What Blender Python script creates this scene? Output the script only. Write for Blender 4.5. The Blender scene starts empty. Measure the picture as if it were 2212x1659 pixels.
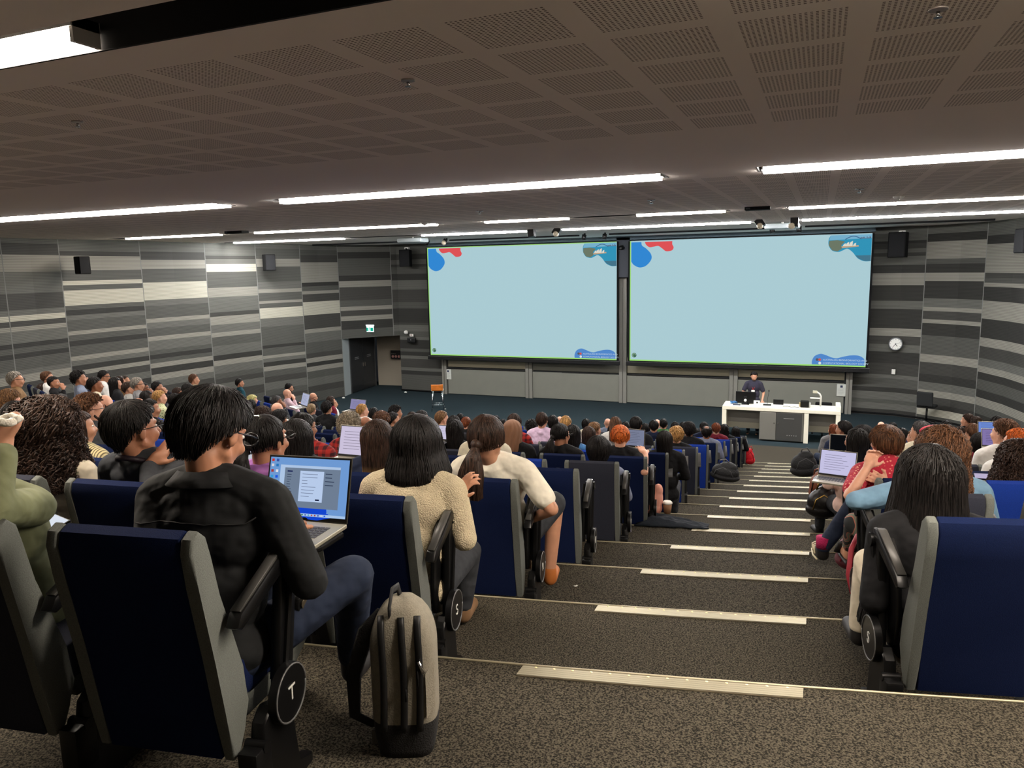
import bpy, bmesh, math, random
import numpy as np
from mathutils import Vector, Matrix, noise
PI=math.pi
random.seed(7)
scene=bpy.context.scene
C=scene.collection
# ------------------------------------------------------------------ camera, world, exposure
HC=4.637                                  # lens height above the stage floor
F_PX=1612.53
YAW,PIT,ROL=math.radians(-22.4435),math.radians(-8.7369),math.radians(-1.1291)
FWD=Vector((math.sin(YAW)*math.cos(PIT),math.cos(YAW)*math.cos(PIT),math.sin(PIT)))
_r=Vector((math.cos(YAW),-math.sin(YAW),0)); _u=_r.cross(FWD)
RGT=_r*math.cos(ROL)+_u*math.sin(ROL); UPV=-_r*math.sin(ROL)+_u*math.cos(ROL)
cam_d=bpy.data.cameras.new('camera'); cam=bpy.data.objects.new('camera',cam_d); C.objects.link(cam)
cam_d.sensor_fit='HORIZONTAL'; cam_d.sensor_width=36; cam_d.lens=F_PX/2212*36; cam_d.clip_start=.05; cam_d.clip_end=200
M=Matrix((RGT,UPV,-FWD)).transposed().to_4x4(); M.translation=(0,0,HC); cam.matrix_world=M
scene.camera=cam
w=bpy.data.worlds.new('world'); scene.world=w; w.use_nodes=True
w.node_tree.nodes['Background'].inputs[0].default_value=(.02,.022,.025,1); w.node_tree.nodes['Background'].inputs[1].default_value=.3
scene.view_settings.view_transform='Standard'; scene.view_settings.look='None'; scene.view_settings.gamma=1
scene.view_settings.use_curve_mapping=False; scene.view_settings.exposure=0.35
LAMP=105.0; EXF=2**-.35
# ------------------------------------------------------------------ measuring helpers (a sight line of the photo cut with a real plane)
def ray(x,y): return FWD+RGT*((x-1106)/F_PX)-UPV*((y-829.5)/F_PX)
def onz(x,y,z): d=ray(x,y); return d*((z-HC)/d.z)+Vector((0,0,HC))
def ony(x,y,Y): d=ray(x,y); return d*(Y/d.y)+Vector((0,0,HC))
# ------------------------------------------------------------------ colours and materials
def lin(c):
    return tuple(((v/255)/12.92 if v/255<=.04045 else ((v/255+.055)/1.055)**2.4) for v in c)+(1,)
MAT={}
def mat(name,col,rough=.6,metal=0,spec=.4,bump=None,vary=None,emit=None,sheen=0,coat=0,obj=False):
    if name in MAT: return MAT[name]
    m=bpy.data.materials.new(name); m.use_nodes=True; nt=m.node_tree; b=nt.nodes['Principled BSDF']
    c=lin(col) if max(col)>1 else tuple(col)+(1,)
    b.inputs['Base Color'].default_value=c; b.inputs['Roughness'].default_value=rough; b.inputs['Metallic'].default_value=metal
    b.inputs['Specular IOR Level'].default_value=spec
    if sheen: b.inputs['Sheen Weight'].default_value=sheen
    if coat: b.inputs['Coat Weight'].default_value=coat
    if emit:
        b.inputs['Emission Color'].default_value=lin(emit[0]); b.inputs['Emission Strength'].default_value=emit[1]
    tc=nt.nodes.new('ShaderNodeTexCoord')
    if vary:   # (scale, amount)
        n=nt.nodes.new('ShaderNodeTexNoise'); n.inputs['Scale'].default_value=vary[0]; n.inputs['Detail'].default_value=3
        r=nt.nodes.new('ShaderNodeMapRange'); r.inputs[1].default_value=.3; r.inputs[2].default_value=.7; r.inputs[3].default_value=1-vary[1]; r.inputs[4].default_value=1+vary[1]
        h=nt.nodes.new('ShaderNodeMix'); h.data_type='RGBA'; h.blend_type='MULTIPLY'; h.inputs[0].default_value=1
        nt.links.new(tc.outputs['Object'],n.inputs['Vector']); nt.links.new(n.outputs['Fac'],r.inputs[0])
        h.inputs[6].default_value=c; nt.links.new(r.outputs[0],h.inputs[7]); nt.links.new(h.outputs[2],b.inputs['Base Color'])
    if bump:   # (scale, strength)
        n=nt.nodes.new('ShaderNodeTexNoise'); n.inputs['Scale'].default_value=bump[0]; n.inputs['Detail'].default_value=2
        bp=nt.nodes.new('ShaderNodeBump'); bp.inputs['Strength'].default_value=bump[1]; bp.inputs['Distance'].default_value=.01 if bump[0]>15 else .05
        nt.links.new(tc.outputs['Object'],n.inputs['Vector']); nt.links.new(n.outputs['Fac'],bp.inputs['Height']); nt.links.new(bp.outputs[0],b.inputs['Normal'])
    MAT[name]=m; return m
def emis(name,col,s=1.0):
    if name in MAT: return MAT[name]
    m=bpy.data.materials.new(name); m.use_nodes=True; nt=m.node_tree; nt.nodes.clear()
    o=nt.nodes.new('ShaderNodeOutputMaterial'); e=nt.nodes.new('ShaderNodeEmission'); e.inputs[0].default_value=lin(col); e.inputs[1].default_value=s*(EXF if s<3 else 1)
    nt.links.new(e.outputs[0],o.inputs[0]); MAT[name]=m; return m
def math_(nt,op,a,b=None,c=None):
    n=nt.nodes.new('ShaderNodeMath'); n.operation=op
    for i,v in enumerate((a,b,c)):
        if v is None: continue
        if isinstance(v,(int,float)): n.inputs[i].default_value=v
        else: nt.links.new(v,n.inputs[i])
    return n.outputs[0]
def carpet(name,c1,c2):
    m=mat(name,c1,rough=.95,spec=.1); nt=m.node_tree; b=nt.nodes['Principled BSDF']
    tc=nt.nodes.new('ShaderNodeTexCoord'); n=nt.nodes.new('ShaderNodeTexNoise'); n.inputs['Scale'].default_value=150; n.inputs['Detail'].default_value=3; n.inputs['Roughness'].default_value=.7
    r=nt.nodes.new('ShaderNodeValToRGB'); r.color_ramp.elements[0].position=.42; r.color_ramp.elements[0].color=lin(c1); r.color_ramp.elements[1].position=.60; r.color_ramp.elements[1].color=lin(c2)
    nt.links.new(tc.outputs['Object'],n.inputs['Vector']); nt.links.new(n.outputs['Fac'],r.inputs[0]); nt.links.new(r.outputs[0],b.inputs['Base Color'])
    bp=nt.nodes.new('ShaderNodeBump'); bp.inputs['Strength'].default_value=.5; bp.inputs['Distance'].default_value=.004; nt.links.new(n.outputs['Fac'],bp.inputs['Height']); nt.links.new(bp.outputs[0],b.inputs['Normal'])
    return m
CARPET=carpet('carpet_charcoal',(26,24,21),(88,82,70))
CARPET_S=carpet('carpet_stage',(22,31,35),(50,62,66))
NAVY=mat('seat_navy',(14,25,57),rough=.9,spec=.1,vary=(300,.18),bump=(400,.15))
ROYAL=mat('seat_royal',(26,54,140),rough=.9,spec=.1,vary=(300,.15),bump=(400,.15))
CHAR=mat('seat_charcoal',(44,46,56),rough=.9,spec=.1,vary=(300,.15),bump=(400,.15))
SIDE=mat('seat_side',(96,99,95),rough=.9,spec=.2,vary=(300,.15),bump=(400,.15))
BLACKP=mat('black_plastic',(11,11,12),rough=.36,spec=.35)
BLACKM=mat('black_metal',(16,16,17),rough=.45)
BLACKD=mat('black_matt',(12,12,13),rough=.8,spec=.2)
GREYARM=mat('armrest_cap',(66,65,63),rough=.4,spec=.4)
ALU=mat('aluminium',(172,164,138),rough=.42,metal=.6)
WHITE=mat('white_paint',(226,224,216),rough=.5)
STEEL=mat('chrome',(210,210,214),rough=.15,metal=1)
# ------------------------------------------------------------------ mesh helpers
def link(o): C.objects.link(o); return o
def tag(o,label,cat,group=None):
    o['label']=label; o['category']=cat
    if group: o['group']=group
    return o
def mk(name,bm,m=None,parent=None,smooth=False,loc=None,rot=None):
    me=bpy.data.meshes.new(name); bm.normal_update(); bm.to_mesh(me); bm.free()
    if smooth: me.polygons.foreach_set('use_smooth',[True]*len(me.polygons))
    if m:
        for k in (m if isinstance(m,(list,tuple)) else [m]): me.materials.append(k)
    o=bpy.data.objects.new(name,me); link(o)
    if parent: o.parent=parent
    if loc is not None: o.location=loc
    if rot is not None: o.rotation_euler=rot
    return o
def struct(name,bm,m,smooth=False):
    o=mk(name,bm,m,smooth=smooth); o['kind']='structure'; return o
def thing(name,label,cat,loc=(0,0,0),rz=0,group=None):
    o=bpy.data.objects.new(name,None); link(o); o.empty_display_size=.1; o.location=loc; o.rotation_euler=(0,0,rz)
    return tag(o,label,cat,group)
def box(bm,x0,x1,y0,y1,z0,z1,mi=0,bev=0,mtx=None):
    vs=[bm.verts.new((x,y,z)) for z in (z0,z1) for x,y in ((x0,y0),(x1,y0),(x1,y1),(x0,y1))]
    fs=[bm.faces.new([vs[i] for i in f]) for f in ((3,2,1,0),(4,5,6,7),(0,1,5,4),(1,2,6,5),(2,3,7,6),(3,0,4,7))]
    for f in fs: f.material_index=mi
    if bev:
        es=list({e for f in fs for e in f.edges})
        r=bmesh.ops.bevel(bm,geom=es,offset=bev,segments=2,affect='EDGES',profile=.5)
        for f in r['faces']: f.material_index=mi
        vs=list({v for f in r['faces'] for v in f.verts}|{v for v in vs if v.is_valid})
    if mtx is not None:
        for v in vs:
            if v.is_valid: v.co=mtx@v.co
    return vs
def tube(bm,pts,rad,n=8,mi=0,cap=True,flat=1.0,upv=None):
    pts=[Vector(p) for p in pts]; rings=[]
    prev=None
    for i,p in enumerate(pts):
        t=(pts[min(i+1,len(pts)-1)]-pts[max(i-1,0)])
        if t.length<1e-9: t=Vector((0,0,1))
        t.normalize()
        if prev is None:
            a=Vector(upv) if upv else (Vector((0,0,1)) if abs(t.z)<.9 else Vector((0,1,0)))
        else: a=prev
        s=t.cross(a)
        if s.length<1e-6: s=t.cross(Vector((1,0,0)))
        s.normalize(); u=s.cross(t).normalized(); prev=u
        r=rad[i] if isinstance(rad,(list,tuple)) else rad
        rings.append([bm.verts.new(p+(s*math.cos(2*PI*k/n)+u*math.sin(2*PI*k/n)*flat)*r) for k in range(n)])
    for a,b in zip(rings,rings[1:]):
        for k in range(n):
            f=bm.faces.new((a[k],a[(k+1)%n],b[(k+1)%n],b[k])); f.material_index=mi; f.smooth=True
    if cap:
        for r_ in (rings[0][::-1],rings[-1]):
            f=bm.faces.new(r_); f.material_index=mi
def cyl(bm,p0,p1,r,n=16,mi=0): tube(bm,[p0,p1],r,n,mi)
def sph(bm,c,r,sub=2,rot=None,mi=0):
    r=(r,r,r) if isinstance(r,(int,float)) else r
    m=Matrix.Translation(c)@(rot.to_4x4() if rot else Matrix.Identity(4))@Matrix.Diagonal((*r,1))
    q=bmesh.ops.create_icosphere(bm,subdivisions=sub,radius=1,matrix=m)
    for v in q['verts']:
        for f in v.link_faces: f.material_index=mi; f.smooth=True
    return q['verts']
def prism(bm,pts,d0,d1,axis='x',mi=0):
    """profile extruded along an axis; pts are 2D in the other two"""
    def P(a,b,d): return {'x':(d,a,b),'y':(a,d,b),'z':(a,b,d)}[axis]
    A=[bm.verts.new(P(a,b,d0)) for a,b in pts]; B=[bm.verts.new(P(a,b,d1)) for a,b in pts]
    n=len(pts); fs=[]
    for i in range(n): fs.append(bm.faces.new((A[i],A[(i+1)%n],B[(i+1)%n],B[i])))
    fs.append(bm.faces.new(A[::-1])); fs.append(bm.faces.new(B))
    for f in fs: f.material_index=mi
    return fs
def bevel_prism(bm,pts,d0,d1,axis,off,mi=0,seg=3):
    fs=prism(bm,pts,d0,d1,axis,mi)
    es=[e for e in fs[-1].edges]+[e for e in fs[-2].edges]
    r=bmesh.ops.bevel(bm,geom=es,offset=off,segments=seg,affect='EDGES',profile=.5)
    for f in r['faces']: f.material_index=mi
# union of rounded pieces grown into one continuous skin
def blob(name,parts,voxel,smooth=3,ratio=None):
    bm=bmesh.new()
    for p in parts:
        if p[0]=='e': sph(bm,p[1],p[2],sub=3 if max(p[2] if isinstance(p[2],tuple) else (p[2],))>.05 else 2,rot=p[3] if len(p)>3 else None)
        else:
            a,b,ra,rb=Vector(p[1]),Vector(p[2]),p[3],p[4]
            sph(bm,a,ra); sph(bm,b,rb)
            if (b-a).length>1e-4:
                q=(b-a).to_track_quat('Z','Y').to_matrix().to_4x4()
                bmesh.ops.create_cone(bm,cap_ends=True,segments=14,radius1=ra,radius2=rb,depth=(b-a).length,matrix=Matrix.Translation((a+b)/2)@q)
    me=bpy.data.meshes.new(name); bm.to_mesh(me); bm.free()
    o=bpy.data.objects.new(name,me); link(o)
    m=o.modifiers.new('r','REMESH'); m.mode='VOXEL'; m.voxel_size=voxel; m.use_smooth_shade=True
    if smooth: s=o.modifiers.new('s','SMOOTH'); s.iterations=smooth; s.factor=.5
    dg=bpy.context.evaluated_depsgraph_get(); out=bpy.data.meshes.new_from_object(o.evaluated_get(dg)); out.name=name
    out.polygons.foreach_set('use_smooth',[True]*len(out.polygons))
    bpy.data.objects.remove(o); bpy.data.meshes.remove(me)
    out.materials.clear(); out.materials.append(None)
    return out
def inst(name,me,m,parent=None,loc=None,rot=None,scale=None):
    o=bpy.data.objects.new(name,me); link(o)
    ms=m if isinstance(m,(list,tuple)) else [m]
    for i,k in enumerate(ms): o.material_slots[i].link='OBJECT'; o.material_slots[i].material=k
    if parent: o.parent=parent
    if loc is not None: o.location=loc
    if rot is not None: o.rotation_euler=rot
    if scale is not None: o.scale=scale
    return o
def text_mesh(s,size,depth=.002,align='CENTER',spacing=1.0):
    cu=bpy.data.curves.new('t','FONT'); cu.body=s; cu.size=size; cu.extrude=depth; cu.align_x=align; cu.align_y='CENTER'; cu.space_character=spacing
    o=bpy.data.objects.new('t',cu); link(o); dg=bpy.context.evaluated_depsgraph_get()
    me=bpy.data.meshes.new_from_object(o.evaluated_get(dg)); bpy.data.objects.remove(o); me.materials.clear(); return me
def text(name,s,size,m,parent,loc,rot,depth=.002,align='CENTER'):
    me=text_mesh(s,size,depth,align); me.materials.append(m); o=bpy.data.objects.new(name,me); link(o); o.parent=parent; o.location=loc; o.rotation_euler=rot; return o

#==================================================================== THE ROOM
NSEAT_K=16
ZT=[HC-(1.435+.2102*k-.00063*k*k) for k in range(17)]; ZT[16]=0.0
_xs=np.linspace(-20,8,1401)
def _gp(X):
    a=(np.maximum(X,-10.5)+7.2)/32.5
    return a-.38*np.clip((-8.2-X)/.6,0,1)*(X>-13.4)
_g=np.concatenate([[0],np.cumsum((_gp(_xs[1:])+_gp(_xs[:-1]))/2*(_xs[1]-_xs[0]))])
_g0=float(np.interp(-.514,_xs,_g))
def G(X): return float(np.interp(X,_xs,_g))-_g0
def Gs(X): return float(_gp(np.array([X]))[0])
def noseY(k,X): return 2.449+k+G(X)
def seatY(k,X): return 1.50+k+G(X)                # rear bottom of a seat back in row k
XB=[-20,-17,-15,-13.4]+[round(-13.2+.4*i,2) for i in range(53)]
def build_floor():
    bm=bmesh.new()
    for k in range(16):
        z=ZT[k]
        for a,b in zip(XB,XB[1:]):
            if k==0: ya,yb=-3.2,-3.2
            else: ya,yb=noseY(k-1,a),noseY(k-1,b)
            na,nb=noseY(k,a),noseY(k,b)
            v=[bm.verts.new(p) for p in ((a,ya,z),(b,yb,z),(b,nb,z),(a,na,z))]; bm.faces.new(v)
            v=[bm.verts.new(p) for p in ((a,na,z),(b,nb,z),(b,nb,ZT[k+1]),(a,na,ZT[k+1]))]; bm.faces.new(v)
    bmesh.ops.remove_doubles(bm,verts=bm.verts,dist=.0005)
    struct('floor',bm,CARPET)
    bm=bmesh.new()
    # flat stage floor in front: grey band up to the desk, blue grey behind
    ys=19.9
    for a,b in zip(XB,XB[1:]):
        v=[bm.verts.new(p) for p in ((a,noseY(15,a),0),(b,noseY(15,b),0),(b,max(ys,noseY(15,b)),0),(a,max(ys,noseY(15,a)),0))]
        f=bm.faces.new(v); f.material_index=0
    v=[bm.verts.new(p) for p in ((-20,ys,0),(9,ys,0),(9,27,0),(-20,27,0))]; bm.faces.new(v).material_index=1
    bmesh.ops.remove_doubles(bm,verts=bm.verts,dist=.0005)
    struct('floor_stage',bm,[CARPET,CARPET_S])
    bm=bmesh.new()
    for k in range(16):            # thin metal edge trims on every nosing
        tube(bm,[(x,noseY(k,x),ZT[k]+.002) for x in XB if -14<x<7],.005,6)
    struct('trim_1',bm,ALU)
build_floor()
# anti-slip strips with little pale lamps, one per step
LED=mat('strip_lamp',(255,240,190),emit=((255,232,170),.5))
ORD=['first','second','third','fourth','fifth','sixth','seventh','eighth','ninth','tenth','eleventh','twelfth','thirteenth','fourteenth','fifteenth','sixteenth','seventeenth','eighteenth','nineteenth','twentieth']
for k in range(16):
    x0,x1=(-.95,.0)
    bm=bmesh.new(); n=10
    for r_ in range(5):
        o0=.012+.0125*r_
        for i in range(n):
            a=x0+(x1-x0)*i/n; b=x0+(x1-x0)*(i+1)/n
            s=Gs((a+b)/2)
            v=[bm.verts.new(p) for p in ((a,noseY(k,a)-o0-.011,ZT[k]+.006),(b,noseY(k,b)-o0-.011,ZT[k]+.006),(b,noseY(k,b)-o0,ZT[k]+.006),(a,noseY(k,a)-o0,ZT[k]+.006))]
            bm.faces.new(v)
    pts=[(x0+(x1-x0)*i/n) for i in range(n+1)]
    vs=[]
    for x in pts:
        y=noseY(k,x); z=ZT[k]
        vs.append([bm.verts.new(p) for p in ((x,y-.078,z+.0005),(x,y-.078,z+.004),(x,y+.006,z+.004),(x,y+.006,z-.02))])
    for a,b in zip(vs,vs[1:]):
        for i in range(3): bm.faces.new((a[i],b[i],b[i+1],a[i+1])).material_index=1
    for i in range(14):
        x=x0+.05+i*(x1-x0-.1)/13; sph(bm,(x,noseY(k,x)-.018,ZT[k]+.0065),(.006,.004,.002),1,mi=2)
    o=mk('step_strip',bm,[ALU,mat('strip_groove',(120,112,92),rough=.5,metal=.4),LED])
    tag(o,'ribbed metal anti-slip strip on the %s stair nosing from the camera'%ORD[k],'stair strip','anti-slip strips on the aisle stairs')
# ---- ceiling
def ceilz(Y): return HC+(.8+.0134*Y if Y<15 else 1.0)
def ceiling_mat():
    m=mat('ceiling_plaster',(240,230,222),rough=.9,spec=.1); nt=m.node_tree; b=nt.nodes['Principled BSDF']
    tc=nt.nodes.new('ShaderNodeTexCoord'); sp=nt.nodes.new('ShaderNodeSeparateXYZ'); nt.links.new(tc.outputs['Object'],sp.inputs[0])
    X,Y=sp.outputs[0],sp.outputs[1]
    a,bp_=.4564,.4582; wx,wy=.363,.370; N=20
    u=math_(nt,'MULTIPLY',math_(nt,'FRACT',math_(nt,'DIVIDE',math_(nt,'SUBTRACT',X,-.762-a*60),a)),a)
    def zone(y0,rows):
        v0=math_(nt,'DIVIDE',math_(nt,'SUBTRACT',Y,y0),bp_)
        v=math_(nt,'MULTIPLY',math_(nt,'FRACT',math_(nt,'ADD',v0,50)),bp_)
        inside=math_(nt,'MULTIPLY',math_(nt,'GREATER_THAN',v0,0),math_(nt,'LESS_THAN',v0,rows))
        inside=math_(nt,'MULTIPLY',inside,math_(nt,'MULTIPLY',math_(nt,'LESS_THAN',u,wx),math_(nt,'LESS_THAN',v,wy)))
        hx=math_(nt,'LESS_THAN',math_(nt,'FRACT',math_(nt,'MULTIPLY',u,N/wx)),.5)
        hy=math_(nt,'LESS_THAN',math_(nt,'FRACT',math_(nt,'MULTIPLY',v,N/wy)),.5)
        return math_(nt,'MULTIPLY',inside,math_(nt,'MULTIPLY',hx,hy))
    t=None
    for y0,rows in ((2.411,6),(8.3,13),(15.1,8)):
        z=zone(y0,rows); t=z if t is None else math_(nt,'ADD',t,z)
    mx=nt.nodes.new('ShaderNodeMix'); mx.data_type='RGBA'; nt.links.new(t,mx.inputs[0]); mx.inputs[6].default_value=lin((240,230,222)); mx.inputs[7].default_value=lin((130,120,112))
    nt.links.new(mx.outputs[2],b.inputs['Base Color'])
    return m
CEIL=ceiling_mat()
SLOT=mat('slot_black',(20,18,18),rough=.8)
# slots: (Y0,Y1,[dark x ranges],[lit x ranges])
SLOTS=[(1.85,2.12,[(-19.5,6.5)],[(-14,-2.50),(-.3,5.6)]),
       (7.56,7.96,[(-14.5,-7.2),(-6.42,-1.5),(-.6,6.2)],[(-14.4,-7.25),(-6.36,-1.56),(-.56,6.1)]),
       (14.40,14.72,[(-17.3,-13.6),(-12.75,-7.62),(-6.62,-1.62),(-.62,5.0)],[(-16.9,-13.75),(-12.66,-7.74),(-6.58,-4.75),(-3.35,-1.70),(-.58,4.9)]),
       (18.62,18.98,[(-17.85,-13.0),(-12.9,-7.25),(-6.32,-1.5),(-.5,4.6)],[(-17.2,-13.1),(-10.45,-7.32),(-6.27,-1.6),(-.456,4.5)])]
XC0,XC1=-20,8.5
def build_ceiling():
    bm=bmesh.new()
    ys=[-3.2]
    for s in SLOTS: ys+=[s[0],s[1]]
    ys+=[24.62]
    def quad(x0,x1,y0,y1):
        yy=[y0]+([15] if y0<15<y1 else [])+[y1]
        for a,b in zip(yy,yy[1:]):
            bm.faces.new([bm.verts.new(p) for p in ((x0,a,ceilz(a)),(x0,b,ceilz(b)),(x1,b,ceilz(b)),(x1,a,ceilz(a)))])
    for i in range(0,len(ys),2): quad(XC0,XC1,ys[i],ys[i+1])
    for s in SLOTS:
        x=XC0
        for a,b in s[2]: quad(x,a,s[0],s[1]); x=b
        quad(x,XC1,s[0],s[1])
    struct('ceiling',bm,CEIL)
    bm=bmesh.new()
    for y0,y1,dark,lit in SLOTS:     # slot linings
        zc=ceilz(y0); h=.16
        for a,b in dark:
            box(bm,a-.01,b+.01,y0-.012,y0,zc,zc+h); box(bm,a-.01,b+.01,y1,y1+.012,zc,zc+h)
            box(bm,a-.01,a,y0,y1,zc,zc+h); box(bm,b,b+.01,y0,y1,zc,zc+h); box(bm,a,b,y0,y1,zc+h,zc+h+.01)
    struct('trim_2',bm,SLOT)
build_ceiling()
TUBE=emis('luminaire_glow',(255,240,222),LAMP)
TUBES=[TUBE,emis('luminaire_glow_cool',(255,246,238),LAMP*.50),emis('luminaire_glow_mid',(255,246,236),LAMP*.55),emis('luminaire_glow_front',(250,250,252),LAMP*1.5)]
names=['nearest','second','third','front']
for si,(y0,y1,dark,lit) in enumerate(SLOTS):
    for li,(a,b) in enumerate(lit):
        pos=['leftmost','second from left','third from left','fourth from left','rightmost'][li] if li<len(lit)-1 or len(lit)==1 else 'rightmost'
        if si==0: pos=['left','right out-of-frame'][li]
        zc=ceilz(y1)
        t=thing('ceiling_light','%s long white linear light in the %s dark ceiling slot'%(pos,names[si]),'ceiling light',((a+b)/2,(y0+y1)/2,zc),0,'linear ceiling lights')
        L=(b-a)/2; wd=.13 if si else .115
        yo=(y1-y0)/2
        bm=bmesh.new(); box(bm,-L,L,yo-wd,yo-.008,-.03 if si else (.004,-.02)[li],.05,bev=.0)
        mk('diffuser',bm,TUBES[si],t)
        bm=bmesh.new(); box(bm,-L-.02,L+.02,yo-wd-.006,yo-.002,.052,.09); box(bm,-L-.02,-L-.002,yo-wd,yo-.004,.0,.09); box(bm,L+.002,L+.02,yo-wd,yo-.004,.0,.09)
        mk('housing',bm,mat('lamp_housing',(160,156,150),rough=.4),t)
        n=max(2,round(2*L/2.4))
        bm=bmesh.new()
        for q in range(1,n): x=-L+2*L*q/n; box(bm,x-.004,x+.004,yo-wd-.001,yo-.008,.008,.03)
        mk('joint',bm,mat('joint_grey',(150,146,140)),t)
# ---- striped acoustic wall panels
SH={'L':(176,172,156),'l':(136,133,123),'m':(96,96,90),'k':(80,80,75),'d':(64,63,59),'D':(50,49,46)}
SHI={}
WM=[]
def wall_mats():
    for i,(k,c) in enumerate(SH.items()):
        m=mat('wall_stripe_'+{'L':'pale','l':'light','m':'mid','k':'dull','d':'dark','D':'deep'}[k],c,rough=.75,spec=.25); nt=m.node_tree; b=nt.nodes['Principled BSDF']
        tc=nt.nodes.new('ShaderNodeTexCoord'); sp=nt.nodes.new('ShaderNodeSeparateXYZ'); nt.links.new(tc.outputs['Object'],sp.inputs[0])
        fr=math_(nt,'FRACT',math_(nt,'MULTIPLY',sp.outputs[2],1/.038))
        g=math_(nt,'LESS_THAN',fr,.24)
        mx=nt.nodes.new('ShaderNodeMix'); mx.data_type='RGBA'; nt.links.new(g,mx.inputs[0]); mx.inputs[6].default_value=lin(c); mx.inputs[7].default_value=lin(tuple(v*.72 for v in c))
        nt.links.new(mx.outputs[2],b.inputs['Base Color']); SHI[k]=i; WM.append(m)
    m=mat('wall_seam',(112,112,108),rough=.6); WM.append(m)
wall_mats()
def panel(bm,P,Q,bands,z0=0.0,ztop=None,seg=1,mid=None):
    """P,Q plan points; bands: list of (z_top_of_band, shade) from the ceiling down"""
    if mid is not None:
        pl=[P,mid,Q]
    else: pl=[P,Q]
    zt=ztop if ztop else HC+1.02
    for A,B in zip(pl,pl[1:]):
        for i,(z,s) in enumerate(bands):
            t=min(z,zt); bt=bands[i+1][0] if i+1<len(bands) else z0
            bt=max(bt,z0)
            if t<=bt: continue
            bm.faces.new([bm.verts.new(p) for p in ((A[0],A[1],bt),(B[0],B[1],bt),(B[0],B[1],t),(A[0],A[1],t))]).material_index=SHI[s]
def seam(bm,P,z0,z1,nx,ny,w=.012):
    tx,ty=-ny,nx
    vs=[bm.verts.new((P[0]+tx*q*w+nx*.004,P[1]+ty*q*w+ny*.004,z)) for q,z in ((-1,z0),(1,z0),(1,z1),(-1,z1))]
    bm.faces.new(vs).material_index=6
def bands_px(seq,x0,y0,sc,xs,pt):
    """seq 'y s y s ..' in measured picture rows along a seam through plan point pt; xs=(xa,ya,xb,yb) that seam"""
    out=[]; it=seq.split()
    for y,s in zip(it[::2],it[1::2]):
        py=y0+float(y)/sc; px=xs[0]+(py-xs[1])*(xs[2]-xs[0])/(xs[3]-xs[1])
        d=ray(px,py); q=d*(math.hypot(pt[0],pt[1])/math.hypot(d.x,d.y)); out.append((q.z+HC,s))
    out[0]=(HC+1.05,out[0][1]); return out
LW=[(-17.2,9.0),(-17.8,11.9),(-18.0,13.5),(-18.03,16.0),(-17.78,18.2),(-17.45,20.1),(-16.9,21.7),(-16.52,23.38)]
SEAMX=[None,None,(126.6,521,157,800),(300,521,325,812),(441,525,466,833),(552,527,572,840),(645,527,664,850),(733,531,742,723)]
sA='100 m 150 d 225 l 335 m 475 d 580 m 615 L 650 d 685 l 715 m 790 D 820 k 855 D 885 k 960 m 990 l 1040 d 1100 m 1160 D 1200 k'
sB='115 m 195 d 228 l 328 k 402 L 432 k 468 L 572 k 603 D 640 m 672 k 748 l 775 k 815 D 850 k 920 l 950 m 985 D 1020 l 1050 d 1100 m 1150 D 1200 k'
sCc='120 m 200 d 257 l 320 k 413 L 535 m 575 k 662 l 690 m 730 k 785 l 815 m 860 m 880 k 910 D 940 k 968 l 1000 D 1045 l 1085 m 1130 d 1200 k'
sD='135 m 228 d 253 m 285 L 340 k 450 l 515 m 620 d 648 l 705 m 758 l 788 k 850 m 915 D 950 l 985 m 1040 k 1075 d 1110 m 1160 d 1220 k'
sE='150 m 178 k 250 l 305 k 410 m 460 l 485 k 540 l 558 k 590 L 660 m 718 k 845 D 865 k 915 l 935 m 960 D 990 l 1020 k 1060 d 1100 m 1150 k 1190 d 1220 m'
sF='200 m 235 k 270 d 315 l 445 D 470 k 500 l 520 d 570 L 655 d 745 l 770 m 830 k 900 d 930 l 960 D 985 l 1015 k 1060 m 1110 d 1150 k 1210 D 1240 k'
sG='200 m 250 D 290 k 375 k 400 D 435 l 475 d 560 k 600 l 625 d 660 l 690 D 745 k'
sH='205 m 265 d 300 m 330 d 345 k 390 D 430 m 490 d 570 k 610 D 700 d 715 m 755 k 790 m 810 D 865 k 885 D 910 m 930 d 985 m 1005 D 1030 k'
sR0='190 m 345 D 380 d 450 m 500 d 545 m 660 D 765 l 925 D 1130 m 1235 D 1450 D 1490 l 1590 d 1700 m 1800 D 1950 d 2100 m 2150 k 2270 D 2330 m 2430 k 2480 m 2560 D 2640 d'
sR1='240 m 270 D 370 l 590 k 655 D 765 l 870 D 1090 m 1200 l 1250 d 1355 l 1405 D 1560 k 1800 l 1900 d 2050 D 2150 m 2250 l 2330 d 2420 D 2480 L 2570 k 2650 l'
sR2='230 m 290 D 400 l 765 d 830 k 890 l 940 D 1120 l 1350 D 1590 l 1700 d 1850 m 1950 l 2030 D 2120 k 2250 D 2350 l 2450 k 2560 D 2650 m'
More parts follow.
